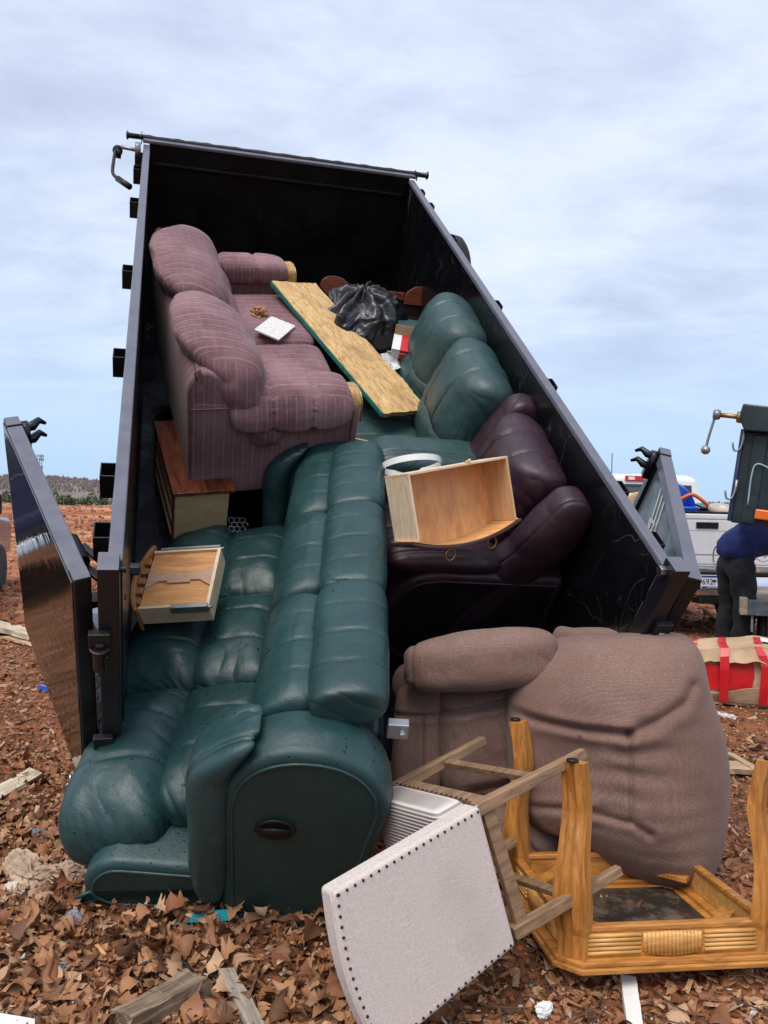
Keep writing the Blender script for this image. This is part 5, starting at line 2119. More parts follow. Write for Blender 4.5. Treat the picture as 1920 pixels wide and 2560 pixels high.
# ------------------------------------------------------------------ white shallow drawer under the board
LR = TM @ rz(R(-22)) @ rx(R(-6)) @ ry(R(-4))
ld = thing('drawer', 'shallow dirty white drawer beneath the lower end of the strand board', 'drawer', mat4(LR, tw((1.40, 1.98, .40))), group='loose drawers')
MB().box((-.16, -.24, .0), (.16, .24, .006)).build('bottom', M['creamv'], ld)
for (lo, hi) in (((-.17, -.2515, 0), (.17, -.2405, .10)), ((-.17, .2405, 0), (.17, .2515, .10))):
    MB().box(lo, hi).build('end_board', M['cream'], ld, bev=.0015)
for (lo, hi) in (((-.171, -.2403, 0), (-.161, .2403, .10)), ((.161, -.2403, 0), (.171, .2403, .10))):
    MB().box(lo, hi).build('side_board', M['cream'], ld, bev=.0015)
MB().cyl((-.15, -.255, .004), (-.15, -.27, -.016), .006, 8).build('roller', M['steel_dull'], ld, True)

# ------------------------------------------------------------------ white hoop behind the big drawer
hp = thing('hoop', 'white curved band with a thin wire spoke behind the big empty drawer', 'hoop', mat4(TM @ orth(np.array([[.95, -.1, .2], [.1, 1, -.3], [.1, .3, 1]])) @ rx(R(20)), tw((1.345, 1.185, .78))))
V, F = [], []
for k, a_ in enumerate(np.linspace(0, 2 * np.pi, 49)[:-1]):
    for (r_, z_) in ((.150, -.016), (.150, .016), (.155, .016), (.155, -.016)):
        V.append((r_ * math.cos(a_), z_, r_ * math.sin(a_) * .95))
for k in range(48):
    k2 = (k + 1) % 48
    for q in range(4):
        q2 = (q + 1) % 4
        F.append((k * 4 + q, k * 4 + q2, k2 * 4 + q2, k2 * 4 + q))
MB().add(V, F).build('band', M['hoop'], hp)
MB().cyl((.0, 0, .0), (.0, 0, .145), .003, 6).build('spoke', M['steel_dull'], hp, True)

# ------------------------------------------------------------------ red and white carton, white tile, wad of leaves
ct = thing('carton', 'small red and white carton with its flaps open below the bin bag', 'box', mat4(TM @ rz(R(-16)) @ rx(R(14)), tw((1.645, 2.66, .64))))
MB().box((-.02, -.075, 0), (.09, .075, .085)).build('red_side', M['red'], ct, bev=.002)
MB().box((-.075, -.075, 0), (-.0205, .075, .086)).build('white_side', M['whitecard'], ct, bev=.002)
MB().box((-.075, .0755, .0), (.09, .079, .15), rx(R(-20)), (0, .077, .08)).build('flap', M['card'], ct)
MB().box((-.10, -.078, -.05), (.085, -.0755, .06), rx(R(35)), (0, -.077, .06)).build('flap', M['whitecard'], ct)
MB().box((-.04, -.10, -.012), (-.01, -.0985, .012), rx(R(35)), (0, -.077, .06)).build('print_patch', M['violet'], ct)
pt = thing('paper_scrap', 'crumpled white printed paper scrap beside the red carton', 'paper', mat4(TM @ rz(R(30)) @ rx(R(30)), tw((1.575, 2.58, .62))))
V, F = [], []
for i in range(9):
    for j in range(9):
        x, y = (i - 4) * .022, (j - 4) * .016
        V.append((x, y, .035 * fbm([[x * 14, y * 14, 2]], 3, 3)[0]))
for i in range(8):
    for j in range(8):
        F.append((i * 9 + j, (i + 1) * 9 + j, (i + 1) * 9 + j + 1, i * 9 + j + 1))
o = MB().add(V, F).build('sheet', M['whitecard'], pt)
mo = o.modifiers.new('thick', 'SOLIDIFY')
mo.thickness = .002
tl_ = thing('ceramic_tile', 'speckled white tile lying on the mauve plaid loveseat seat', 'tile', mat4(TM @ rz(R(-30)) @ ry(R(5)), tw((.78, 2.56, .79))))
MB().prism([(-.085, -.12), (.08, -.12), (.085, .12), (-.08, .115)], 2, 0, .012).build('slab', M['speck'], tl_, bev=.002)


def crumple(name, label, cat, Mx, half, m, seed, rough=.5, n=20, flat=1.0):
    P, F = cube_grid(n)
    S = P / np.linalg.norm(P, axis=1)[:, None]
    rid = np.abs(fbm(S * 1.9 + seed, seed, 4))
    V = S * (1 - rough * rid)[:, None] * np.array(half)
    V = V + (.25 * np.array(half)) * np.stack([fbm(S * 2.5 + k * 9.1, seed + k + 3, 3) for k in range(3)], 1)
    o = link(name, mesh_of(name, V, F, m, False))
    o.matrix_world = Mx if isinstance(Mx, Matrix) else Matrix.Translation(tuple(Mx))
    tagged(o, label, cat)
    return o


crumple('leaf_wad', 'crumpled brown dead leaf wad on the mauve plaid seat', 'leaf', mat4(TM, tw((.70, 2.76, .79))), (.055, .06, .045), M['leaf'], 12, 1.0)

# ------------------------------------------------------------------ pickup truck
def text(name, body, size, m, parent, loc_, rot, align='CENTER', ext=.0015):
    cu = bpy.data.curves.new(name, 'FONT')
    cu.body = body
    cu.size = size
    cu.extrude = ext
    cu.align_x = align
    cu.align_y = 'CENTER'
    cu.materials.append(m)
    o = bpy.data.objects.new(name, cu)
    COL.objects.link(o)
    o.parent = parent
    o.location = loc_
    o.rotation_euler = rot
    bpy.context.view_layer.update()
    me = bpy.data.meshes.new_from_object(o)
    o2 = link(name, me, parent, loc=loc_)
    o2.rotation_euler = rot
    bpy.data.objects.remove(o)
    o2.name = name
    return o2


def pickup(name, label, Mx, paint, full=True):
    """crew cab pickup; local: x across, y forward (tail at y = 0), z up from the ground"""
    t = thing(name, label, 'truck', Mx, None)
    Wd = 1.0
    MB().box((-.70, .15, .48), (.70, 5.55, .62)).build('chassis', M['black_dull'], t)
    # box sides, floor, tailgate
    for s in (-1, 1):
        side = round_profile([(.06, .62), (1.95, .62), (1.95, 1.40), (.06, 1.40)], [.02, .02, .02, .05], 4)
        a_ = []
        for th in np.linspace(0, np.pi, 14):
            a_.append((.98 - .45 * math.cos(th), .62 + .42 * math.sin(th)))
        poly = [(.06, .62)] + a_ + [(1.95, .62), (1.95, 1.40), (.06, 1.40)]
        bs = MB().prism(poly, 0, min(s * Wd, s * (Wd - .09)), max(s * Wd, s * (Wd - .09))).build('bed_side', paint, t, bev=.02)
        MB().box((min(s * 1.0, s * .88), .05, 1.4005), (max(s * 1.0, s * .88), 1.96, 1.425)).build('rail_cap', M['plastic_black'], bs, bev=.008)
        tl2 = MB().box((min(s * 1.004, s * .90), .03, .95), (max(s * 1.004, s * .90), .0595, 1.33)).build('tail_lamp', M['lampred'], t, bev=.01)
    MB().box((-.905, .07, .62), (.905, 1.95, .66)).build('bed_floor', M['black_dull'], t)
    MB().box((-.905, 1.95, .62), (.905, 1.99, 1.40)).build('bed_front', paint, t)
    tg = MB().box((-.895, .0, .80), (.895, .055, 1.40)).build('tailgate', paint, t, bev=.012)
    MB().box((-.90, -.008, 1.335), (.90, .058, 1.40)).build('tailgate_lip', paint, tg, bev=.014)
    MB().box((-.895, .0, 1.4005), (.895, .06, 1.425)).build('lip_cap', M['plastic_black'], tg, bev=.006)
    MB().box((-.86, -.004, 1.21), (.86, -.0005, 1.325)).build('upper_panel', paint, tg, bev=.004)
    MB().box((-.86, -.006, .835), (.86, -.0005, .925)).build('lower_panel', paint, tg, bev=.004)
    MB().box((-.86, -.003, .932), (.86, -.0003, .944)).build('crease', M['greyplastic'], tg)
    MB().box((-.13, -.016, 1.235), (.13, -.0045, 1.305)).build('tailgate_handle', M['plastic_black'], tg, bev=.01)
    # bumper
    bp = MB().prism(round_profile([(-.16, .47), (.0, .47), (.02, .72), (-.13, .72), (-.17, .62)], [.03, .02, .02, .02, .04], 4), 0, -.98, .98).build('bumper', M['chrome'], t, bev=.012)
    MB().box((-.42, -.20, .565), (.42, -.165, .735)).build('plate_recess', M['plastic_black'], bp, bev=.01)
    MB().box((-.95, -.15, .7205), (.95, .0, .755)).build('step_pad', M['plastic_black'], bp, bev=.008)
    MB().box((-.14, -.16, .40), (.14, .05, .469)).build('hitch', M['black_dull'], t, bev=.01)
    if full:
        pl = MB().box((-.152, -.210, .572), (.152, -.2005, .724)).build('licence_plate', M['plate'], t, bev=.003)
        MB().box((-.146, -.2118, .698), (.146, -.2102, .719)).build('plate_band', M['plateblue'], pl)
        MB().box((-.146, -.2118, .577), (.146, -.2102, .600)).build('plate_band', M['plateblue'], pl)
        text('plate_number', '692', .088, M['plateblue'], pl, (-.078, -.2115, .648), (R(90), 0, 0))
        # little palmetto tree emblem
        b = MB()
        b.box((-.002, -.2125, .618), (.004, -.2104, .655))
        for k in range(9):
            a_ = R(-30 + k * 30)
            b.bar((.001, -.2114, .657), (.001 + .022 * math.cos(a_), -.2114, .657 + .020 * math.sin(a_)), .008, .002, (0, 1, 0))
        b.build('emblem', M['plateblue'], pl)
        text('plate_words', 'SOUTH CAROLINA', .019, M['plate'], pl, (.0, -.2125, .5885), (R(90), 0, 0))
    # cab
    cab = [(2.02, .62), (4.15, .62), (4.15, 1.28), (3.75, 1.34), (3.28, 1.93), (2.30, 1.95), (2.10, 1.90), (2.02, 1.35)]
    V, F = [], []
    n = len(cab)
    for s, (inset) in ((-1, 0), (1, 0)):
        for (y, z) in cab:
            x = s * (.98 - max(0, z - 1.30) * .26)
            V.append((x, y, z))
    F = [tuple(range(n)), tuple(range(n, 2 * n))[::-1]] + [(i, (i + 1) % n, n + (i + 1) % n, n + i) for i in range(n)]
    MB().add(V, F).build('cab', paint, t, bev=.05, seg=3)
    # rear window: dark surround, sliding pane, roof lamp
    def rearq(x0, x1, z0, z1, off):
        def yq(z):
            return np.interp(z, [1.35, 1.90], [2.02, 2.10]) - off
        V = [(x0, yq(z0), z0), (x1, yq(z0), z0), (x1, yq(z1), z1), (x0, yq(z1), z1)]
        V += [(x, y + .012, z) for x, y, z in V]
        return MB().add(V, [(3, 2, 1, 0), (4, 5, 6, 7), (0, 1, 5, 4), (1, 2, 6, 5), (2, 3, 7, 6), (3, 0, 4, 7)])
    rw_ = rearq(-.74, .74, 1.40, 1.80, .014).build('rear_window', M['glass_dark'], t)
    rearq(-.235, .235, 1.43, 1.755, .020).build('sliding_pane', M['glass_slide'], rw_)
    for x in (-.247, .235):
        rearq(x, x + .012, 1.42, 1.77, .022).build('pane_frame', M['plastic_black'], rw_)
    lm_ = rearq(-.20, .20, 1.845, 1.915, .03).build('brake_lamp', M['lampred'], t, bev=.008)
    for x in (-.155, .065):
        rearq(x, x + .09, 1.858, 1.902, .034).build('clear_lens', M['lampwhite'], lm_)
    MB().cyl((-.24, 2.5, 1.95), (-.24, 2.5, 2.25), .006, 6).build('aerial', M['black_dull'], t)
    for s in (-1, 1):
        q = sorted((s * .975, s * .985))
        V = [(s * .935, 2.35, 1.42), (s * .935, 3.62, 1.42), (s * .83, 3.22, 1.84), (s * .83, 2.42, 1.84)]
        V2 = [(x + s * .035, y, z) for x, y, z in V]
        MB().add(V + V2, [(0, 1, 2, 3), (7, 6, 5, 4), (0, 4, 5, 1), (1, 5, 6, 2), (2, 6, 7, 3), (3, 7, 4, 0)]).build('side_window', M['glass_dark'], t)
        MB().box((min(s * 1.0, s * 1.22), 3.45, 1.28), (max(s * 1.0, s * 1.22), 3.55, 1.58)).build('wing_mirror', M['plastic_black'], t, bev=.03)
    V, F = [], []
    hood = [(4.15, .62), (5.7, .62), (5.75, 1.10), (5.55, 1.20), (4.15, 1.28)]
    MB().prism(hood, 0, -.96, .96).build('bonnet', paint, t, bev=.06, seg=3)
    for s in (-1, 1):
        for y in (.98, 4.85):
            wh = MB().lathe([(.20, -.13), (.34, -.14), (.39, -.11), (.40, 0), (.39, .11), (.34, .14), (.20, .13)], 28, 0, (s * .86, y, .40)).build('wheel', M['rubber'], t, True)
            MB().lathe([(.03, -.13), (.215, -.12), (.215, .12), (.03, .13)], 22, 0, (s * .86, y, .40)).build('rim', M['chrome'], wh, True)
    return t


TKY = 9.15
tp = atpx(1782, 1455, TKY)
tkz = tp[2] - .648
truck = pickup('pickup_truck', 'white pickup truck seen from behind with junk in its open bed', Matrix.Translation((tp[0], TKY + .2, tkz)) @ Matrix.Rotation(R(3.9), 4, 'Z'), M['truckwhite'])
TKM = truck.matrix_world.copy()
p = atpx(-12, 1300, 9.0)
blue = pickup('pickup_truck', 'dark blue vehicle whose edge just shows at the left border of the view', Matrix.Translation((p[0] - 1.60, 8.2, float(gz([p[0]], [9.5])[0]))) @ Matrix.Rotation(R(14), 4, 'Z'), M['truckblue'], False)

# the junk in the white pickup's bed
def ontruck(x, y, z, rot=None):
    m_ = TKM @ Matrix.Translation((x, y, z))
    return m_ @ rot if rot is not None else m_


br = thing('barrel', 'large whitish round drum lying in the pickup bed behind the trailer door', 'barrel', ontruck(-.62, .75, 1.30, Matrix.Rotation(R(12), 4, 'Y')))
MB().lathe([(.02, -.45), (.30, -.45), (.32, -.42), (.325, -.2), (.335, -.18), (.325, -.15), (.325, .25), (.335, .27), (.325, .3), (.32, .42), (.28, .45), (.02, .45)], 30, 1).build('drum', M['hoop'], br, True)
MB().lathe([(.325, -.02), (.345, -.02), (.345, .02), (.325, .02)], 30, 1, (0, -.43, 0)).build('rim', M['creamv'], br, True)
bl_ = thing('plastic_bin', 'blue plastic tub with a blue lid in the pickup bed', 'tub', ontruck(-.16, .45, 1.15))
MB().lathe([(.02, 0), (.20, .0), (.25, .30), (.26, .31), (.25, .33), (.02, .33)], 24).build('tub', M['blueplastic'], bl_, True)
MB().lathe([(.02, .0), (.24, .0), (.25, .015), (.22, .03), (.02, .035)], 24, 2).xf(ry(R(58)) @ rx(R(-20)), (.02, .05, .40)).build('lid', M['blueplastic'], bl_, True)
hs = link('garden_hose', MB().tube(smooth_open([(-.12, .10, .20), (.0, .06, .26), (.12, .05, .20), (.24, .06, .10), (.26, .1, .05)], 24), .022, 8).build('tmp_hose', M['orangep'], None, True).data)
bpy.data.objects.remove(bpy.data.objects['tmp_hose'])
hs.matrix_world = ontruck(-.06, .22, 1.36)
tagged(hs, 'orange hose arching over the tailgate beside the blue tub', 'hose')
hb = thing('hub_wheel', 'tan plastic cart wheel lying on the tailgate edge', 'wheel', ontruck(.27, .20, 1.455, Matrix.Rotation(R(18), 4, 'X')))
MB().lathe([(.05, -.03), (.125, -.04), (.15, -.03), (.155, 0), (.15, .03), (.125, .04), (.05, .03)], 26, 2).build('tyre', M['tanplastic'], hb, True)
MB().lathe([(.012, -.035), (.045, -.035), (.048, .0), (.045, .035), (.012, .035)], 18, 2).build('hub', M['foam'], hb, True)
MB().lathe([(.045, -.012), (.125, -.012), (.125, .012), (.045, .012)], 18, 2).build('web', M['tanplastic'], hb, True)
bx = thing('crate', 'black plastic crate with a green sheet in the pickup bed', 'crate', ontruck(.62, 1.05, 1.30, Matrix.Rotation(R(-6), 4, 'Z')))
MB().box((-.34, -.2, -.2), (.34, .2, .16)).build('crate_box', M['plastic_black'], bx, bev=.02)
MB().box((-.36, -.22, .1605), (.36, .22, .185)).build('crate_rim', M['plastic_black'], bx, bev=.008)
V, F = [], []
for i in range(13):
    for j in range(7):
        V.append((-.30 + i * .055, -.18 + j * .06, .20 + .05 * fbm([[i * .6, j * .7, 1]], 6, 2)[0] + .04 * math.exp(-((i - 4) / 2) ** 2)))
for i in range(12):
    for j in range(6):
        F.append((i * 7 + j, (i + 1) * 7 + j, (i + 1) * 7 + j + 1, i * 7 + j + 1))
MB().add(V, F).build('sheet', M['osb_edge'], bx, True)

# ------------------------------------------------------------------ the man, bent over away from the eye
PY = 8.3
pf = atpx(1838, 1570, PY)
gpz = float(gz([pf[0]], [PY])[0])
pm = thing('person', 'person in blue shirt and black trousers bending forward behind the small flat trailer', 'person', Matrix.Translation((pf[0], PY, gpz)) @ Matrix.Rotation(R(-82), 4, 'Z') @ Matrix.Scale(1.14, 4))


def skin_mesh(name, pts, edges, radii, m, parent, root=0, sub=2):
    me = bpy.data.meshes.new(name)
    me.from_pydata([tuple(p) for p in pts], edges, [])
    o = link(name, me, parent)
    sk = o.modifiers.new('skin', 'SKIN')
    sk.use_smooth_shade = True
    for v, r_ in zip(me.skin_vertices[0].data, radii):
        v.radius = (r_, r_) if np.isscalar(r_) else r_
    me.skin_vertices[0].data[root].use_root = True
    s_ = o.modifiers.new('sub', 'SUBSURF')
    s_.levels = s_.render_levels = sub
    me.materials.append(m)
    return o


def folds(o, amp, size):
    tx = bpy.data.textures.new('cloth_folds', 'CLOUDS')
    tx.noise_scale = size
    tx.noise_depth = 3
    d = o.modifiers.new('folds', 'DISPLACE')
    d.texture = tx
    d.strength = amp
    d.mid_level = .5
    return o


# local: faces +y (bent forwards), hips at z .95
hip = np.array([0, 0, .97])
chest = np.array([0, .44, 1.24])
neck = np.array([0, .60, 1.25])
headp = np.array([0, .74, 1.20])
bp_ = [hip, (hip + chest) / 2 + [0, 0, .03], chest, neck, headp, headp + [0, .09, -.07]]
be = [(0, 1), (1, 2), (2, 3), (3, 4), (4, 5)]
brd = [.120, .130, .150, .062, .090, .075]
for s in (-1, 1):
    k = len(bp_)
    bp_ += [(s * .095, -.01, .90), (s * .115, .02, .50), (s * .125, -.05, .09), (s * .135, .10, .035)]
    be += [(0, k), (k, k + 1), (k + 1, k + 2), (k + 2, k + 3)]
    brd += [.085, .060, .045, .04]
    k = len(bp_)
    bp_ += [(s * .20, .46, 1.22), (s * .23, .52, .90), (s * .20, .66, .62), (s * .19, .70, .50)]
    be += [(2, k), (k, k + 1), (k + 1, k + 2), (k + 2, k + 3)]
    brd += [.062, .047, .036, .034]
    kh = k + 3
    for f_, (dx, dy) in enumerate(((-.03, .02), (-.01, .03), (.01, .028), (.03, .02))):
        k2 = len(bp_)
        bp_ += [(s * .19 + dx, .70 + dy, .45), (s * .19 + dx * 1.2, .70 + dy + .02, .415 + abs(dx) * .3)]
        be += [(kh, k2), (k2, k2 + 1)]
        brd += [.012, .009]
    k2 = len(bp_)
    bp_ += [(s * .19 - s * .045, .70, .47), (s * .19 - s * .06, .715, .44)]
    be += [(kh, k2), (k2, k2 + 1)]
    brd += [.013, .010]
skin_mesh('body', bp_, be, brd, M['skin'], pm)
sp2 = [hip + [0, -.05, -.10], hip + [0, -.03, .04], (hip + chest) / 2 + [0, 0, .03], chest + [0, 0, .01], chest + [0, .10, -.01]]
se_ = [(0, 1), (1, 2), (2, 3), (3, 4)]
sr_ = [(.205, .165), (.212, .185), (.212, .20), (.222, .19), (.13, .12)]
for s in (-1, 1):
    k = len(sp2)
    sp2 += [(s * .205, .46, 1.22), (s * .232, .51, .96)]
    se_ += [(3, k), (k, k + 1)]
    sr_ += [.085, .072]
folds(skin_mesh('shirt', sp2, se_, sr_, M['shirt'], pm, 0, 3), .075, .16)
tp2 = [hip + [0, -.03, -.005], hip + [0, .07, .03]]
te_ = [(0, 1)]
tr_ = [(.185, .16), (.175, .16)]
for s in (-1, 1):
    k = len(tp2)
    tp2 += [(s * .100, -.015, .86), (s * .118, .02, .50), (s * .128, -.035, .12), (s * .128, -.035, .07)]
    te_ += [(0, k), (k, k + 1), (k + 1, k + 2), (k + 2, k + 3)]
    tr_ += [.128, .098, .080, .082]
folds(skin_mesh('trousers', tp2, te_, tr_, M['trousers'], pm, 0, 3), .05, .13)
for s in (-1, 1):
    V, F = pad((s * .135, .035, .045), (.052, .145, .045), p=3.5, q=2.8, n=12, lump=.002)
    link('shoe', mesh_of('shoe', V, F, M['boot']), pm)
V, F = pad(headp + [0, .015, .035], (.098, .115, .085), p=2.2, q=2.2, n=14, lump=.004, Rm=rx(R(-40)))
link('hair', mesh_of('hair', V, F, M['hair']), pm)
b = MB()
b.tube(smooth_open([(.20, .05, .93), (.235, .10, .90), (.25, .16, .93), (.23, .19, .97), (.21, .12, .93)], 20), .005, 6)
b.build('ear_wire', M['whitecard'], pm, True)
b = MB()
b.tube(smooth_open([(-.20, -.08, 1.02), (-.225, -.09, .96), (-.225, -.09, .88), (-.205, -.08, .84)], 14), .007, 6)
b.build('belt_clip', M['steel'], pm, True)

# ------------------------------------------------------------------ second raised trailer body at the right edge
D2 = 7.35
d2 = atpx(1868, 1310, D2)
m2 = Matrix.Translation((d2[0] + .40, D2 + .0, d2[2])) @ Matrix.Rotation(R(-28), 4, 'Z') @ Matrix.Rotation(R(7), 4, 'Y')
tr2 = thing('dump_trailer', 'dark green raised dump trailer body at right edge with tarp crank and orange lamp', 'trailer', m2)
# wall facing the eye, tapering, leaning a little
V = [(-.50, 0, -.05), (.6, 0, -.05), (.6, 0, .95), (-.46, 0, .95)]
MB().box((-.50, -.03, -.05), (.7, .0, .78)).build('side_panel', M['darkgreen'], tr2, bev=.006)
MB().box((-.50, .0005, -.05), (-.46, .9, .80)).build('end_panel', M['darkgreen'], tr2, bev=.006)
MB().box((-.535, -.05, -.04), (-.5005, -.005, .80)).build('corner_post', M['truckblue'], tr2, bev=.006)
MB().box((-.42, -.055, -.04), (-.30, -.0305, .76)).build('upright_rib', M['darkgreen'], tr2, bev=.01)
MB().box((-.20, -.06, -.04), (-.08, -.0305, .76)).build('upright_rib', M['darkgreen'], tr2, bev=.01)
MB().prism([(-.50, .7805), (-.56, .90), (-.54, 1.02), (.8, .96), (.8, .7805)], 1, -.14, .10).build('tarp_housing', M['darkgreen'], tr2, bev=.012)
b = MB()
b.cyl((-.52, -.08, .90), (-.74, -.10, .905), .022, 10)
b.lathe([(.05, -.03), (.055, 0), (.05, .03)], 12, 0, (-.55, -.085, .90))
b.build('crank_shaft', M['brass'], tr2, True)
b = MB()
b.lathe([(.04, -.03), (.05, 0), (.04, .03)], 12, 0, (-.75, -.10, .905))
b.tube(smooth_open([(-.76, -.10, .905), (-.79, -.10, .7), (-.80, -.10, .60)], 10), .012, 8)
b.lathe([(.005, -.04), (.038, -.025), (.042, 0), (.038, .025), (.005, .04)], 14, 1, (-.80, -.10, .575))
b.build('crank', M['steel_dull'], tr2, True)
for z in (.62, .18):
    b = MB()
    b.tube(smooth_open([(-.50, -.055, z + .12), (-.515, -.07, z), (-.56, -.08, z - .02), (-.585, -.08, z + .05)], 14), .009, 6)
    b.box((-.515, -.06, z + .04), (-.49, -.05, z + .16))
    b.build('tarp_hook', M['steel_dull'], tr2, True)
MB().box((-.31, -.085, .01), (-.17, -.0605, .10)).build('marker_lamp', M['lamporange'], tr2, bev=.02)
b = MB()
b.tube(smooth_open([(-.38, -.065, .12), (-.385, -.07, .40), (-.35, -.075, .50), (-.20, -.07, .46), (-.04, -.07, .49), (.1, -.07, .45)], 30), .007, 6)
b.build('cord', M['rope'], tr2, True)
b = MB()
b.tube([(-.0, -.075, .475), (-.02, -.08, .36)], .006, 6)
b.build('cord_end', M['rope'], tr2, True)
# its running gear, standing behind the man
MB().box((.45, .25, -1.1), (.9, .40, -.055)).build('hoist_frame', M['black_dull'], tr2, bev=.01)

# ------------------------------------------------------------------ flat trailer corner at the right edge
Y3 = 7.9
f3 = atpx(1850, 1515, Y3)
ft = thing('flat_trailer', 'grimy flat trailer deck corner with a wooden end at the right edge', 'trailer', Matrix.Translation((f3[0], Y3, f3[2])) @ Matrix.Rotation(R(-21), 4, 'Z'))
MB().box((.0, 0, -.085), (.07, 1.6, .075)).build('end_board', M['woodend'], ft, bev=.008)
MB().box((.0705, 0, -.085), (1.6, .09, .06)).build('side_beam', M['grey_bar'], ft, bev=.008)
MB().box((.0705, .0905, -.02), (1.6, 1.6, .03)).build('deck', M['woodend'], ft)
MB().box((.10, .03, -.24), (.12, .05, -.0855)).build('strap_end', M['greyplastic'], ft)
gft = float(gz([f3[0] + .3], [Y3 + .4])[0]) - f3[2]
MB().cyl((.22, .35, gft + .02), (.22, .35, -.021), .05, 14).build('jack_post', M['black_dull'], ft, True)
MB().lathe([(.12, 0), (.12, .015), (.05, .03)], 16, 2, (.22, .35, gft)).build('jack_foot', M['black_dull'], ft, True)
for y in (.5, 1.15):
    wh = MB().lathe([(.15, -.09), (.24, -.1), (.28, -.07), (.29, 0), (.28, .07), (.24, .1), (.15, .09)], 22, 0, (1.2, y, gft + .29)).build('wheel', M['rubber'], ft, True)

# ------------------------------------------------------------------ taped cardboard box
BY = 6.95
bc = atpx(1838, 1722, BY)
gb = float(gz([bc[0]], [BY + .2])[0])
bz = max(gb - .01, min(bc[2], gb + .12))
cbx = thing('cardboard_box', 'battered cardboard box bound with red tape showing a red panel inside', 'box', Matrix.Translation((bc[0] - .01, BY + .05, gb - .01)) @ Matrix.Rotation(R(-20), 4, 'Z') @ Matrix.Rotation(R(-3), 4, 'Y') @ Matrix.Scale(1.38, 4))
bw_, bd_, bh_ = .275, .24, .36


def boxwarp(V):
    V = np.array(V, float).copy()
    d = np.stack([fbm(V * 4.5 + k * 5.1, 40 + k, 3) for k in range(3)], 1)
    V += d * np.array([.028, .02, .022])
    nx3, nz3, ny3 = np.clip(np.abs(V[:, 0]) / bw_, 0, 1.1) ** 4, np.clip(np.abs(V[:, 2] - bh_ / 2) / (bh_ / 2), 0, 1.1) ** 4, np.clip(np.abs(V[:, 1]) / bd_, 0, 1.1) ** 4
    V[:, 0] *= 1 - .07 * nz3 - .03 * ny3
    V[:, 1] *= 1 - .07 * nz3
    V[:, 2] = bh_ / 2 + (V[:, 2] - bh_ / 2) * (1 - .09 * nx3 - .04 * ny3)
    V[:, 2] -= .02 * np.clip(-V[:, 0] / bw_, 0, 1) * (V[:, 2] / bh_)
    return V


def grid_box(lo, hi, n=10):
    P, F = cube_grid(n)
    lo, hi = np.array(lo), np.array(hi)
    return lo + (P + 1) / 2 * (hi - lo), F


V, F = grid_box((-bw_, -bd_, 0), (bw_, bd_, bh_), 14)
carton_ = link('carton', mesh_of('carton', boxwarp(V), F, M['card'], False), cbx)
V, F = grid_box((-.17, -bd_ - .006, .10), (.11, -bd_ + .02, .265), 8)
link('red_panel', mesh_of('red_panel', boxwarp(V), F, M['red'], False), cbx)
# torn top flap drooping over the front
V, F = [], []
for i in range(22):
    for j in range(6):
        x = -.235 + i * .47 / 21
        f_ = j / 5
        rag = .02 * fbm([[x * 16, 2, 1]], 8, 3)[0] + .05 * (x + .1) * f_
        V.append((x, -bd_ - .012 - .03 * f_ ** 1.5 - .012 * math.sin(x * 14), bh_ - .005 - f_ * (.075 + rag)))
for i in range(21):
    for j in range(5):
        F.append((i * 6 + j, (i + 1) * 6 + j, (i + 1) * 6 + j + 1, i * 6 + j + 1))
o = MB().add(boxwarp(V), F).build('torn_flap', M['card'], cbx)
mo = o.modifiers.new('thick', 'SOLIDIFY')
mo.thickness = .004
V2 = [(x, -bd_ - .010 - .02 * f_ - .01 * math.sin(x * 9), .02 + f_ * (.075 + .02 * math.sin(x * 12))) for x in np.linspace(-.24, .24, 22) for f_ in np.linspace(0, 1, 5)]
F2 = [(i * 5 + j, (i + 1) * 5 + j, (i + 1) * 5 + j + 1, i * 5 + j + 1) for i in range(21) for j in range(4)]
o = MB().add(boxwarp(V2), F2).build('torn_flap', M['card'], cbx)
mo = o.modifiers.new('thick', 'SOLIDIFY')
mo.thickness = .004
for xc, wd_ in ((-.215, .045), (-.045, .05), (.175, .05)):
    V, F = [], []
    ring_ = [(-bd_ - .047, .02), (-bd_ - .050, .12), (-bd_ - .05, .24), (-bd_ - .045, bh_ - .04), (-bd_ - .02, bh_ + .006), (-.1, bh_ + .006), (.1, bh_ + .006), (bd_ + .005, bh_ + .004), (bd_ + .006, .0)]
    for y, z in ring_:
        for e in (-.5, .5):
            V.append((xc + e * wd_, y, z))
    for i in range(len(ring_) - 1):
        F.append((i * 2, i * 2 + 1, i * 2 + 3, i * 2 + 2))
    o = MB().add(boxwarp(V), F).build('red_tape', M['redtape'], cbx)
    mo = o.modifiers.new('thick', 'SOLIDIFY')
    mo.thickness = .003
# printed marks on the right end of the box
b = MB()
xe = bw_ + .001
for k in range(6):
    for j in range(2):
        z = .06 + k * .042
        y = -bd_ + .05 + j * .055
        V = boxwarp([(xe, y, z), (xe, y + .04, z), (xe, y + .04, z + .03), (xe, y, z + .03)])
        V[:, 0] += .006
        fr = .005
        c = V.mean(0)
        inn = c + (V - c) * .78
        b.add(np.r_[V, inn], [(0, 1, 5, 4), (1, 2, 6, 5), (2, 3, 7, 6), (3, 0, 4, 7)])
        b.add(c + (V - c) * .3, [(0, 1, 2, 3)])
b.build('box_marks', M['print'], cbx, kind='stuff', fix=False)
V = boxwarp([(.19, -.06, bh_ + .004), (.265, -.06, bh_ + .004), (.265, .08, bh_ + .004), (.19, .08, bh_ + .004)])
V[:, 2] += .008
MB().add(V, [(0, 1, 2, 3)]).build('address_label', M['whitecard'], cbx, fix=False)

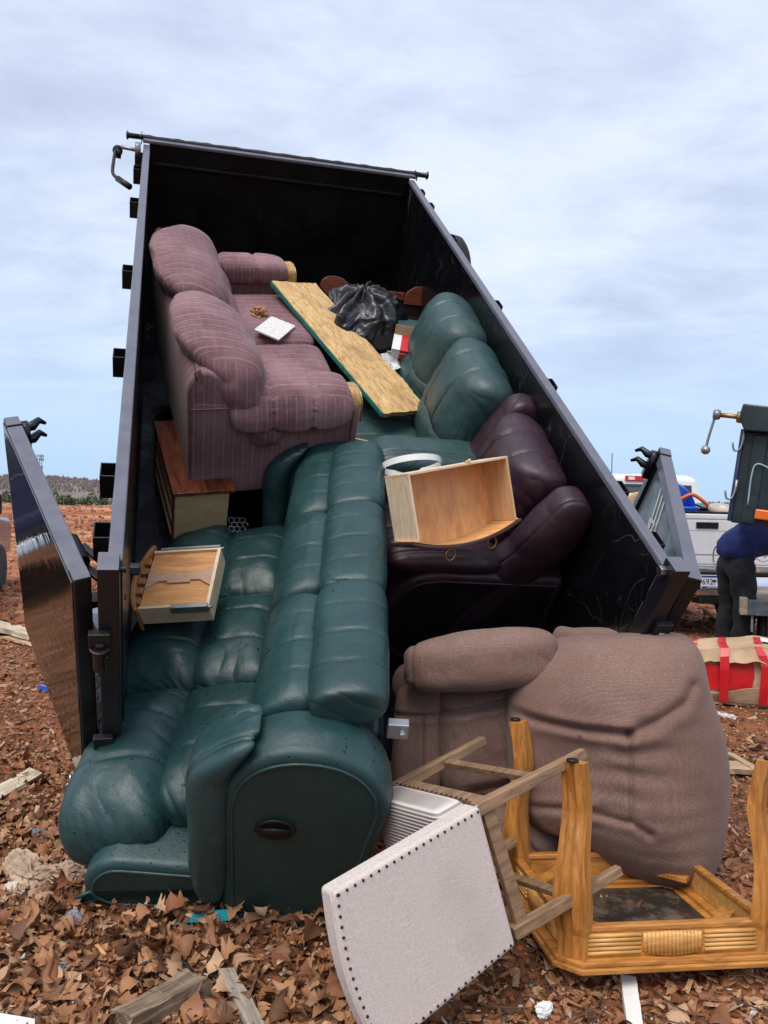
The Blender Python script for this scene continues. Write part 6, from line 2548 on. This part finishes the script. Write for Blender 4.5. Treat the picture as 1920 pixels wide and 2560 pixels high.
# ------------------------------------------------------------------ dead leaves, bark shreds, clods, pale bits
def leaf_mesh(k):
    rg_ = np.random.default_rng(100 + k)
    # half outline of a lobed leaf along its midrib (t, half width)
    kinds = [
        [(0, .02), (.12, .10), (.22, .30), (.30, .20), (.42, .42), (.52, .26), (.64, .40), (.74, .20), (.86, .20), (1, .0)],
        [(0, .03), (.15, .18), (.30, .34), (.45, .40), (.60, .34), (.78, .20), (1, .0)],
        [(0, .04), (.10, .34), (.22, .52), (.28, .28), (.45, .48), (.55, .24), (.72, .22), (.84, .12), (1, .0)],
        [(0, .02), (.2, .14), (.4, .22), (.6, .22), (.8, .13), (1, .0)],
    ]
    hw = smooth_open(np.array(kinds[k % 4]) * [1, rg_.uniform(.75, 1.1)], 15)
    hw[:, 1] = np.maximum(hw[:, 1], .003)
    c1, c2, tw_ = rg_.uniform(-1.6, 2.4), rg_.uniform(.8, 3.6) * rg_.choice([-1, 1]), rg_.uniform(-1.6, 1.6)
    V, F = [], []

    def pt(t, x):
        y = t - .5
        z = c1 * y * y * .5 + c2 * x * x + tw_ * x * y + .05 * math.sin(7 * y + k)
        return (x, y + .1 * c1 * x * x, z)
    n = len(hw)
    for t, w_ in hw:
        V += [pt(t, -w_ * rg_.uniform(.92, 1.06)), pt(t, 0), pt(t, w_ * rg_.uniform(.92, 1.06))]
    for i in range(n - 1):
        for j in range(2):
            a_ = i * 3 + j
            F.append((a_, a_ + 1, a_ + 4, a_ + 3))
    V += [(-.012, -.5, V[1][2]), (.012, -.5, V[1][2]), (.008, -.78, V[1][2] + .06), (-.008, -.78, V[1][2] + .06)]
    F.append((len(V) - 4, len(V) - 3, len(V) - 2, len(V) - 1))
    V = np.array(V)
    V[:, 2] -= np.percentile(V[:, 2], 20)
    return V, F


LEAVES = [leaf_mesh(k) for k in range(8)]


def rot3(rg_, n, tilt):
    az = rg_.uniform(0, 2 * np.pi, n)
    t1, t2 = rg_.normal(0, tilt, n), rg_.normal(0, tilt, n)
    ca, sa = np.cos(az), np.sin(az)
    Rm = np.zeros((n, 3, 3))
    c1, s1, c2, s2 = np.cos(t1), np.sin(t1), np.cos(t2), np.sin(t2)
    Rz = np.stack([np.stack([ca, -sa, 0 * ca], 1), np.stack([sa, ca, 0 * ca], 1), np.stack([0 * ca, 0 * ca, 0 * ca + 1], 1)], 1)
    Rx = np.stack([np.stack([0 * c1 + 1, 0 * c1, 0 * c1], 1), np.stack([0 * c1, c1, -s1], 1), np.stack([0 * c1, s1, c1], 1)], 1)
    Ry = np.stack([np.stack([c2, 0 * c2, s2], 1), np.stack([0 * c2, 0 * c2 + 1, 0 * c2], 1), np.stack([-s2, 0 * c2, c2], 1)], 1)
    return Rz @ Rx @ Ry


def scatter(name, protos, m, X, Y, S, lift, tilt, kind='stuff', parent=None, seed=0, smooth=False):
    rg_ = np.random.default_rng(seed)
    n = len(X)
    Z = gz(X, Y) + lift
    Rm = rot3(rg_, n, tilt)
    which = rg_.integers(0, len(protos), n)
    Vs, Fs, As, off = [], [], [], 0
    for k, (V, F) in enumerate(protos):
        idx = np.where(which == k)[0]
        if not len(idx):
            continue
        V = np.asarray(V, float)
        F = np.array([f if len(f) == 4 else (f[0], f[1], f[2], f[2]) for f in F])
        P = np.einsum('nij,vj->nvi', Rm[idx], V) * S[idx][:, None, None] + np.stack([X[idx], Y[idx], Z[idx]], 1)[:, None, :]
        Vs.append(P.reshape(-1, 3))
        Fs.append((F[None] + (np.arange(len(idx)) * len(V))[:, None, None] + off).reshape(-1, 4))
        As.append(np.repeat(rg_.random(len(idx)), len(V)))
        off += len(idx) * len(V)
    me = mesh_of(name, np.concatenate(Vs), np.concatenate(Fs), m, smooth)
    add_attr(me, np.concatenate(As))
    o = link(name, me, parent, kind=kind)
    return o


def in_view(x, y, z=0):
    """inside the picture, with a margin"""
    u = 960 + FPX * x / y
    v = 1280 + FPX * (HC - z) / y
    return (u > -120) & (u < 2040) & (v < 2700)


rg = np.random.default_rng(11)


def sample(n, ylo, yhi, dens):
    y = ylo + (yhi - ylo) * rg.random(n * 4) ** 1.25
    x = rg.uniform(-.78, .72, n * 4) * y
    keep = rg.random(n * 4) < dens(x, y)
    return x[keep][:n], y[keep][:n]


def leafdens(x, y):
    P = np.stack([x, y, 0 * x], 1)
    d = .26 + .75 * fbm(P * .9, 50, 4) + .75 * np.exp(-(((x + .75) / 1.3) ** 2 + ((y - 2.8) / .9) ** 2)) + .35 * sstep(.2, -1.2, x)
    d = d - .55 * sstep(.05, .6, x) * sstep(5.5, 3.2, y)
    return np.clip(d, .05, 1) * (1 - .72 * sstep(3.6, 6, y))


lx, ly = sample(9000, 2.2, 13, leafdens)
ls = (.024 + .070 * rg.random(len(lx)) ** 2.0) * (1 - .25 * sstep(5, 9, ly))
mound = np.exp(-(((lx + .55) / .8) ** 2 + ((ly - 2.9) / .4) ** 2))
lz = rg.uniform(.0, .022, len(lx)) + .05 * mound * rg.random(len(lx))
# the leaves that show largest are objects of their own
show = ls / ly * in_view(lx, ly)
order = np.argsort(-show)
own, rest = order[:300], order[300:]
scatter('leaf_litter', LEAVES, M['leaf'], lx[rest], ly[rest], ls[rest], lz[rest], .50, seed=1, smooth=True)
lme = []
for k, (V, F) in enumerate(LEAVES):
    me = mesh_of('leaf', V, F, M['leaf'], True)
    lme.append(me)
Z = gz(lx[own], ly[own])
RR = rot3(rg, 300, .42)
for i, q in enumerate(own):
    o = link('leaf', lme[i % 8], ground)
    o.matrix_world = mat4(RR[i] * ls[q], (lx[q], ly[q], Z[i] + lz[q] + .006))

# crushed leaf fragments
fx, fy = sample(36000, 2.2, 11, lambda x, y: np.clip(leafdens(x, y) + .35, 0, 1))
scatter('leaf_fragments', LEAVES, M['leaf'], fx, fy, rg.uniform(.010, .032, len(fx)), rg.uniform(.0, .018, len(fx)), .55, seed=6)

# shredded bark and mulch
chips = []
for k in range(6):
    rg_ = np.random.default_rng(300 + k)
    L_, w_, h_ = rg_.uniform(.7, 1.0), rg_.uniform(.08, .30), rg_.uniform(.04, .12)
    V = np.array([[x, y, z] for x in (-L_ / 2, L_ / 2) for y in (-w_ / 2, w_ / 2) for z in (0, h_)]) + rg_.normal(0, .035, (8, 3))
    chips.append((V, [(0, 1, 3, 2), (4, 6, 7, 5), (0, 4, 5, 1), (2, 3, 7, 6), (0, 2, 6, 4), (1, 5, 7, 3)]))
cx_, cy_ = sample(50000, 2.2, 15, lambda x, y: np.clip(.65 + .4 * fbm(np.stack([x, y, 0 * x], 1) * 1.3, 70, 3), .1, 1))
scatter('bark_mulch', chips, M['chip'], cx_, cy_, (.012 + .075 * rg.random(len(cx_)) ** 1.8), rg.uniform(-.004, .014, len(cx_)), .30, seed=2)
# clods of clay
P8, F8 = cube_grid(2)
clods = []
for k in range(5):
    S_ = P8 / np.linalg.norm(P8, axis=1)[:, None]
    V = S_ * (1 + .35 * fbm(S_ * 1.6 + k * 4, 80 + k, 2))[:, None] * [.5, .42, .34]
    clods.append((V, [tuple(f) for f in F8]))
kx, ky = sample(20000, 2.2, 30, lambda x, y: np.clip(.35 + .5 * fbm(np.stack([x, y, 0 * x], 1) * .8, 75, 3) + .4 * sstep(5, 9, y), .05, 1))
scatter('clay_clods', clods, M['clod'], kx, ky, rg.uniform(.010, .05, len(kx)) * (1 + 1.2 * sstep(8, 20, ky)), rg.uniform(-.004, .006, len(kx)), .6, seed=3)
kx, ky = sample(9000, 10, 47, lambda x, y: np.clip(.45 + .7 * fbm(np.stack([x * .25, y * .5, 0 * x], 1), 77, 3), .03, 1))
scatter('clay_lumps', clods, M['clod'], kx, ky, rg.uniform(.05, .22, len(kx)) ** 1.1, rg.uniform(-.02, .02, len(kx)), .5, seed=8)
# pale crumbs: plaster, foam, paper
shards = []
for k in range(6):
    rg_ = np.random.default_rng(400 + k)
    n = rg_.integers(4, 7)
    an = np.sort(rg_.uniform(0, 6.28, n))
    r = rg_.uniform(.3, .6, n)
    T_ = [(r[i] * math.cos(an[i]), r[i] * math.sin(an[i]), rg_.normal(0, .05)) for i in range(n)]
    h_ = rg_.uniform(.05, .3)
    V = np.array(T_ + [(x, y, z - h_) for x, y, z in T_])
    F = [(0, i, i + 1, i + 1) for i in range(1, n - 1)] + [(i, (i + 1) % n, n + (i + 1) % n, n + i) for i in range(n)]
    shards.append((V, F))
bx_, by_ = sample(1700, 2.25, 14, lambda x, y: np.clip(.12 + .5 * np.clip(fbm(np.stack([x, y, 0 * x], 1) * 1.0, 90, 3), 0, 1) + .55 * np.exp(-(((x - .6) / .8) ** 2 + ((y - 2.6) / .35) ** 2)), 0, 1))
scatter('pale_crumbs', shards, M['bits'], bx_, by_, rg.uniform(.006, .032, len(bx_)) ** 1.0, rg.uniform(.004, .022, len(bx_)), .5, seed=4)
# twigs
tv, tF, ta_ = [], [], []
wx, wy = sample(700, 2.3, 9, lambda x, y: np.full(len(x), .5))
b = MB()
for x, y in zip(wx, wy):
    a_ = rg.uniform(0, 6.28)
    L_ = rg.uniform(.05, .22)
    z = float(gz([x], [y])[0]) + .02
    b.tube([(x, y, z), (x + L_ * .5 * math.cos(a_), y + L_ * .5 * math.sin(a_), z + rg.uniform(0, .02)), (x + L_ * math.cos(a_ + .3), y + L_ * math.sin(a_ + .3), z + rg.uniform(-.01, .02))], [.003, .0025, .0015], 5)
b.build('twigs', M['trunk'], None, kind='stuff', fix=False)


# ------------------------------------------------------------------ pieces of rubbish one can point at
def gpx(u, v, dz=0.0):
    """where the sight line through photo pixel (u, v) meets the ground"""
    Y = 4.0
    for _ in range(60):
        p = atpx(u, v, Y)
        g = float(gz([p[0]], [Y])[0]) + dz
        # height above ground -> step along the line
        slope = (HC - p[2]) / Y
        Yn = (HC - g) / max(slope, 1e-3)
        Y = .5 * Y + .5 * min(Yn, 60)
    p = atpx(u, v, Y)
    return np.array([p[0], Y, float(gz([p[0]], [Y])[0])])


def plank(name, label, cat, p, q, wx, wy, m, lift=.01, rag=.02, seed=0, rise=0.0):
    """splintered length of wood lying from p to q"""
    p, q = np.array(p, float), np.array(q, float)
    L_ = np.linalg.norm(q - p)
    n = 16
    V, F = [], []
    for i in range(n + 1):
        x = (i / n - .5) * L_
        for (y, z) in ((-wx / 2, 0), (wx / 2, 0), (wx / 2, wy), (-wx / 2, wy)):
            j = fbm([[x * 9, y * 60, z * 80 + seed]], seed, 3)[0]
            e = (rag * fbm([[y * 90, z * 70, i * 3.]], seed + 4, 2)[0] * 3) if i in (0, n) else 0
            V.append((x + e, y * (1 + .25 * j), z * (1 + .3 * j)))
    for i in range(n):
        for k in range(4):
            k2 = (k + 1) % 4
            F.append((i * 4 + k, i * 4 + k2, i * 4 + 4 + k2, i * 4 + 4 + k))
    F += [(3, 2, 1, 0), (n * 4, n * 4 + 1, n * 4 + 2, n * 4 + 3)]
    o = MB().add(V, F).build(name, m)
    d = (q - p) / L_
    s_ = np.cross((0, 0, 1), d)
    s_ /= np.linalg.norm(s_)
    Rm = np.stack([d, s_, np.cross(d, s_)], 1)
    o.matrix_world = mat4(Rm, (p + q) / 2 + [0, 0, lift])
    tagged(o, label, cat)
    return o


a_, c_ = gpx(420, 2560), gpx(505, 2475)
a_, c_ = gpx(300, 2590), gpx(500, 2480)
plank('log', 'weathered split log half buried in leaves at the bottom edge', 'log', a_, c_, .085, .06, M['bark'], .0, .02, 3)
a_, c_ = gpx(645, 2600), gpx(563, 2455)
plank('plank', 'pale grey plank standing out of the leaves at the bottom edge', 'plank', a_, c_ + [0, 0, .015], .045, .02, M['greyboard'], .012, .01, 5)
a_, c_ = gpx(1590, 2600), gpx(1568, 2455)
plank('plank', 'white-painted splintered plank at the bottom right in the dirt', 'plank', a_, c_, .045, .018, M['white'], .008, .02, 7)
a_, c_ = gpx(-40, 2020), gpx(88, 1945)
plank('plank', 'pale broken board lying in the leaves left of the green sofa', 'plank', a_, c_, .12, .02, M['paleboard'], .02, .04, 9)
a_, c_ = gpx(480, 2318), gpx(582, 2312)
plank('plank', 'turquoise painted splinter of wood among leaves below the sofa', 'plank', a_, c_, .018, .030, M['turq'], .02, .02, 11)
a_, c_ = gpx(455, 2322), gpx(500, 2314)
plank('splinter', 'raw yellow splinter behind the turquoise piece of wood', 'splinter', a_, c_ + [0, .01, 0], .02, .02, M['paleboard'], .02, .04, 12)
a_, c_ = gpx(98, 1727), gpx(140, 1735)
plank('tube', 'small bright blue plastic tube left of the trailer door', 'tube', a_, c_, .045, .04, M['blueplastic'], .01, .01, 13)
a_, c_ = gpx(-30, 1575), gpx(100, 1612)
plank('board', 'large tan split board lying on the leaves at the left edge', 'board', a_, c_, .20, .05, M['paleboard'], .05, .06, 15)
a_, c_ = gpx(20, 1600), gpx(120, 1625)
plank('board', 'flat torn cardboard strip below the tan split board', 'board', a_, c_, .14, .02, M['card'], .02, .05, 16)
a_, c_ = gpx(1805, 1930), gpx(1885, 1935)
plank('cardboard', 'flattened cardboard piece on the dirt right of the brown recliner', 'cardboard', a_, c_, .16, .03, M['card'], .015, .03, 17)
a_, c_ = gpx(1820, 1905), gpx(1890, 1945)
plank('cardboard', 'folded cardboard strip leaning on the flattened cardboard', 'cardboard', a_, c_, .05, .012, M['card'], .05, .03, 18)
a_, c_ = gpx(238, 2380), gpx(262, 2408)
plank('splinter', 'thin orange wood splinter in the leaves below the sofa corner', 'splinter', a_, c_, .012, .008, M['ply'], .02, .005, 19)
for (u_, v_, hw, m_, lab, cat, sd__) in (
        (60, 2195, (.19, .07, .05), 'rag', 'crumpled beige rag lying left of the green sofa end', 'rag', 21), (150, 2218, (.11, .06, .06), 'rag', 'end of beige cloth draped against the sofa corner', 'rag', 22),
        (200, 2190, (.035, .03, .05), 'foam', 'white lump of foam touching the sofa corner', 'foam', 23), (40, 2235, (.05, .035, .03), 'foam', 'greyish lump of plaster beside the beige rag', 'plaster', 24),
        (38, 2258, (.025, .02, .022), 'foam', 'small cream chunk below the plaster lump', 'rubble', 25), (185, 2322, (.055, .03, .04), 'greyplastic', 'crushed dark grey can among the leaves', 'can', 26),
        (90, 2095, (.05, .025, .025), 'greyplastic', 'crushed violet-grey bottle on the dirt left of the sofa', 'bottle', 27), (625, 2440, (.035, .022, .022), 'steel_dull', 'crumpled shiny foil among the leaves near the chair', 'foil', 28),
        (160, 2425, (.022, .012, .018), 'greyplastic', 'violet-grey scrap in the leaves at lower left', 'scrap', 29), (585, 2440, (.016, .012, .014), 'whitecard', 'small white card scraps among the leaves', 'scrap', 30),
        (1285, 2435, (.035, .02, .012), 'foam', 'broken white foam lump in front of the table corner', 'foam', 31), (1360, 2535, (.035, .022, .022), 'whitecard', 'torn white paper wad at the bottom edge', 'paper', 32),
        (1810, 1790, (.16, .06, .015), 'foam', 'smear of white plaster on the dirt behind the recliner', 'plaster', 33), (1845, 2395, (.03, .02, .015), 'foam', 'pale foam chip beside the front of the table', 'foam', 34),
        (1465, 2405, (.03, .012, .01), 'foam', 'flat pale stone chip under the table front', 'stone', 35), (1795, 2045, (.05, .03, .035), 'clod', 'reddish clay lump behind the table', 'clod', 36),
        (1270, 2370, (.05, .015, .02), 'greyplastic', 'grey plastic scrap beneath the chair leg', 'scrap', 37)):
    p = gpx(u_, v_)
    o = crumple({'rag': 'rag', 'foam': 'foam_lump', 'plaster': 'plaster_lump', 'rubble': 'rubble_lump', 'can': 'crushed_can', 'bottle': 'crushed_bottle', 'foil': 'foil', 'scrap': 'scrap', 'paper': 'paper_wad', 'stone': 'stone_chip', 'clod': 'clay_clod'}[cat],
                lab, cat, Matrix.Translation((p[0], p[1], p[2] + hw[2] * .6)) @ Matrix.Rotation(sd__ * 1.3, 4, 'Z'), hw, M[m_], sd__, .55)
# rusty pipe lying behind the left door
p = gpx(205, 1398)
pp_ = thing('pipe', 'short muddy clay pipe lying on the dirt behind the left door', 'pipe', Matrix.Translation((p[0], p[1] + .1, p[2] + .10)) @ Matrix.Rotation(R(20), 4, 'Z'))
MB().lathe([(.075, -.30), (.095, -.30), (.095, .45), (.075, .45), (.075, -.30)], 20, 0).build('tube', M['pipe'], pp_, True)
# electric wire loop, black with a yellow stripe
p = gpx(400, 2445)
wv = MB().tube(smooth_open([(-.09, 0, .01), (-.04, .03, .025), (.02, .04, .03), (.07, .02, .03), (.10, -.01, .015)], 24), .006, 7).build('wire', M['plastic_black'], None, True)
wv.matrix_world = Matrix.Translation((p[0], p[1], p[2] + .01))
tagged(wv, 'short black wire curling out of the leaves near the log', 'wire')
# corner of a white lined sheet at the bottom left corner
p = gpx(25, 2598)
sh = link('paper_sheet', mesh_of('paper_sheet', [(-.16, -.05, 0), (.09, -.05, .006), (.06, .02, .012), (-.16, .055, .02), (-.16, -.05, -.002), (.09, -.05, .004), (.06, .02, .010), (-.16, .055, .018)], [(0, 1, 2, 3), (7, 6, 5, 4), (0, 4, 5, 1), (1, 5, 6, 2), (2, 6, 7, 3), (3, 7, 4, 0)], M['whitecard'], False))
sh.matrix_world = Matrix.Translation((p[0], p[1], p[2] + .035))
tagged(sh, 'corner of a white sheet at the bottom left corner', 'paper')
# scrap of wire netting behind the chest
nt_ = MB()
for k in range(9):
    x, y = (k % 3) * .03 + (.015 if (k // 3) % 2 else 0), (k // 3) * .026
    nt_.tube([(x + .016 * math.cos(a_), y + .016 * math.sin(a_), .004 * math.sin(k + a_)) for a_ in np.linspace(0, 6.283, 7)[:-1]], .0016, 5, True)
no = nt_.build('wire_netting', M['steel_dull'], None, True)
no.matrix_world = mat4(TM @ rx(R(30)), tw((.50, 1.40, .16)))
tagged(no, 'scrap of hexagonal wire netting beside the tan chest side', 'netting')
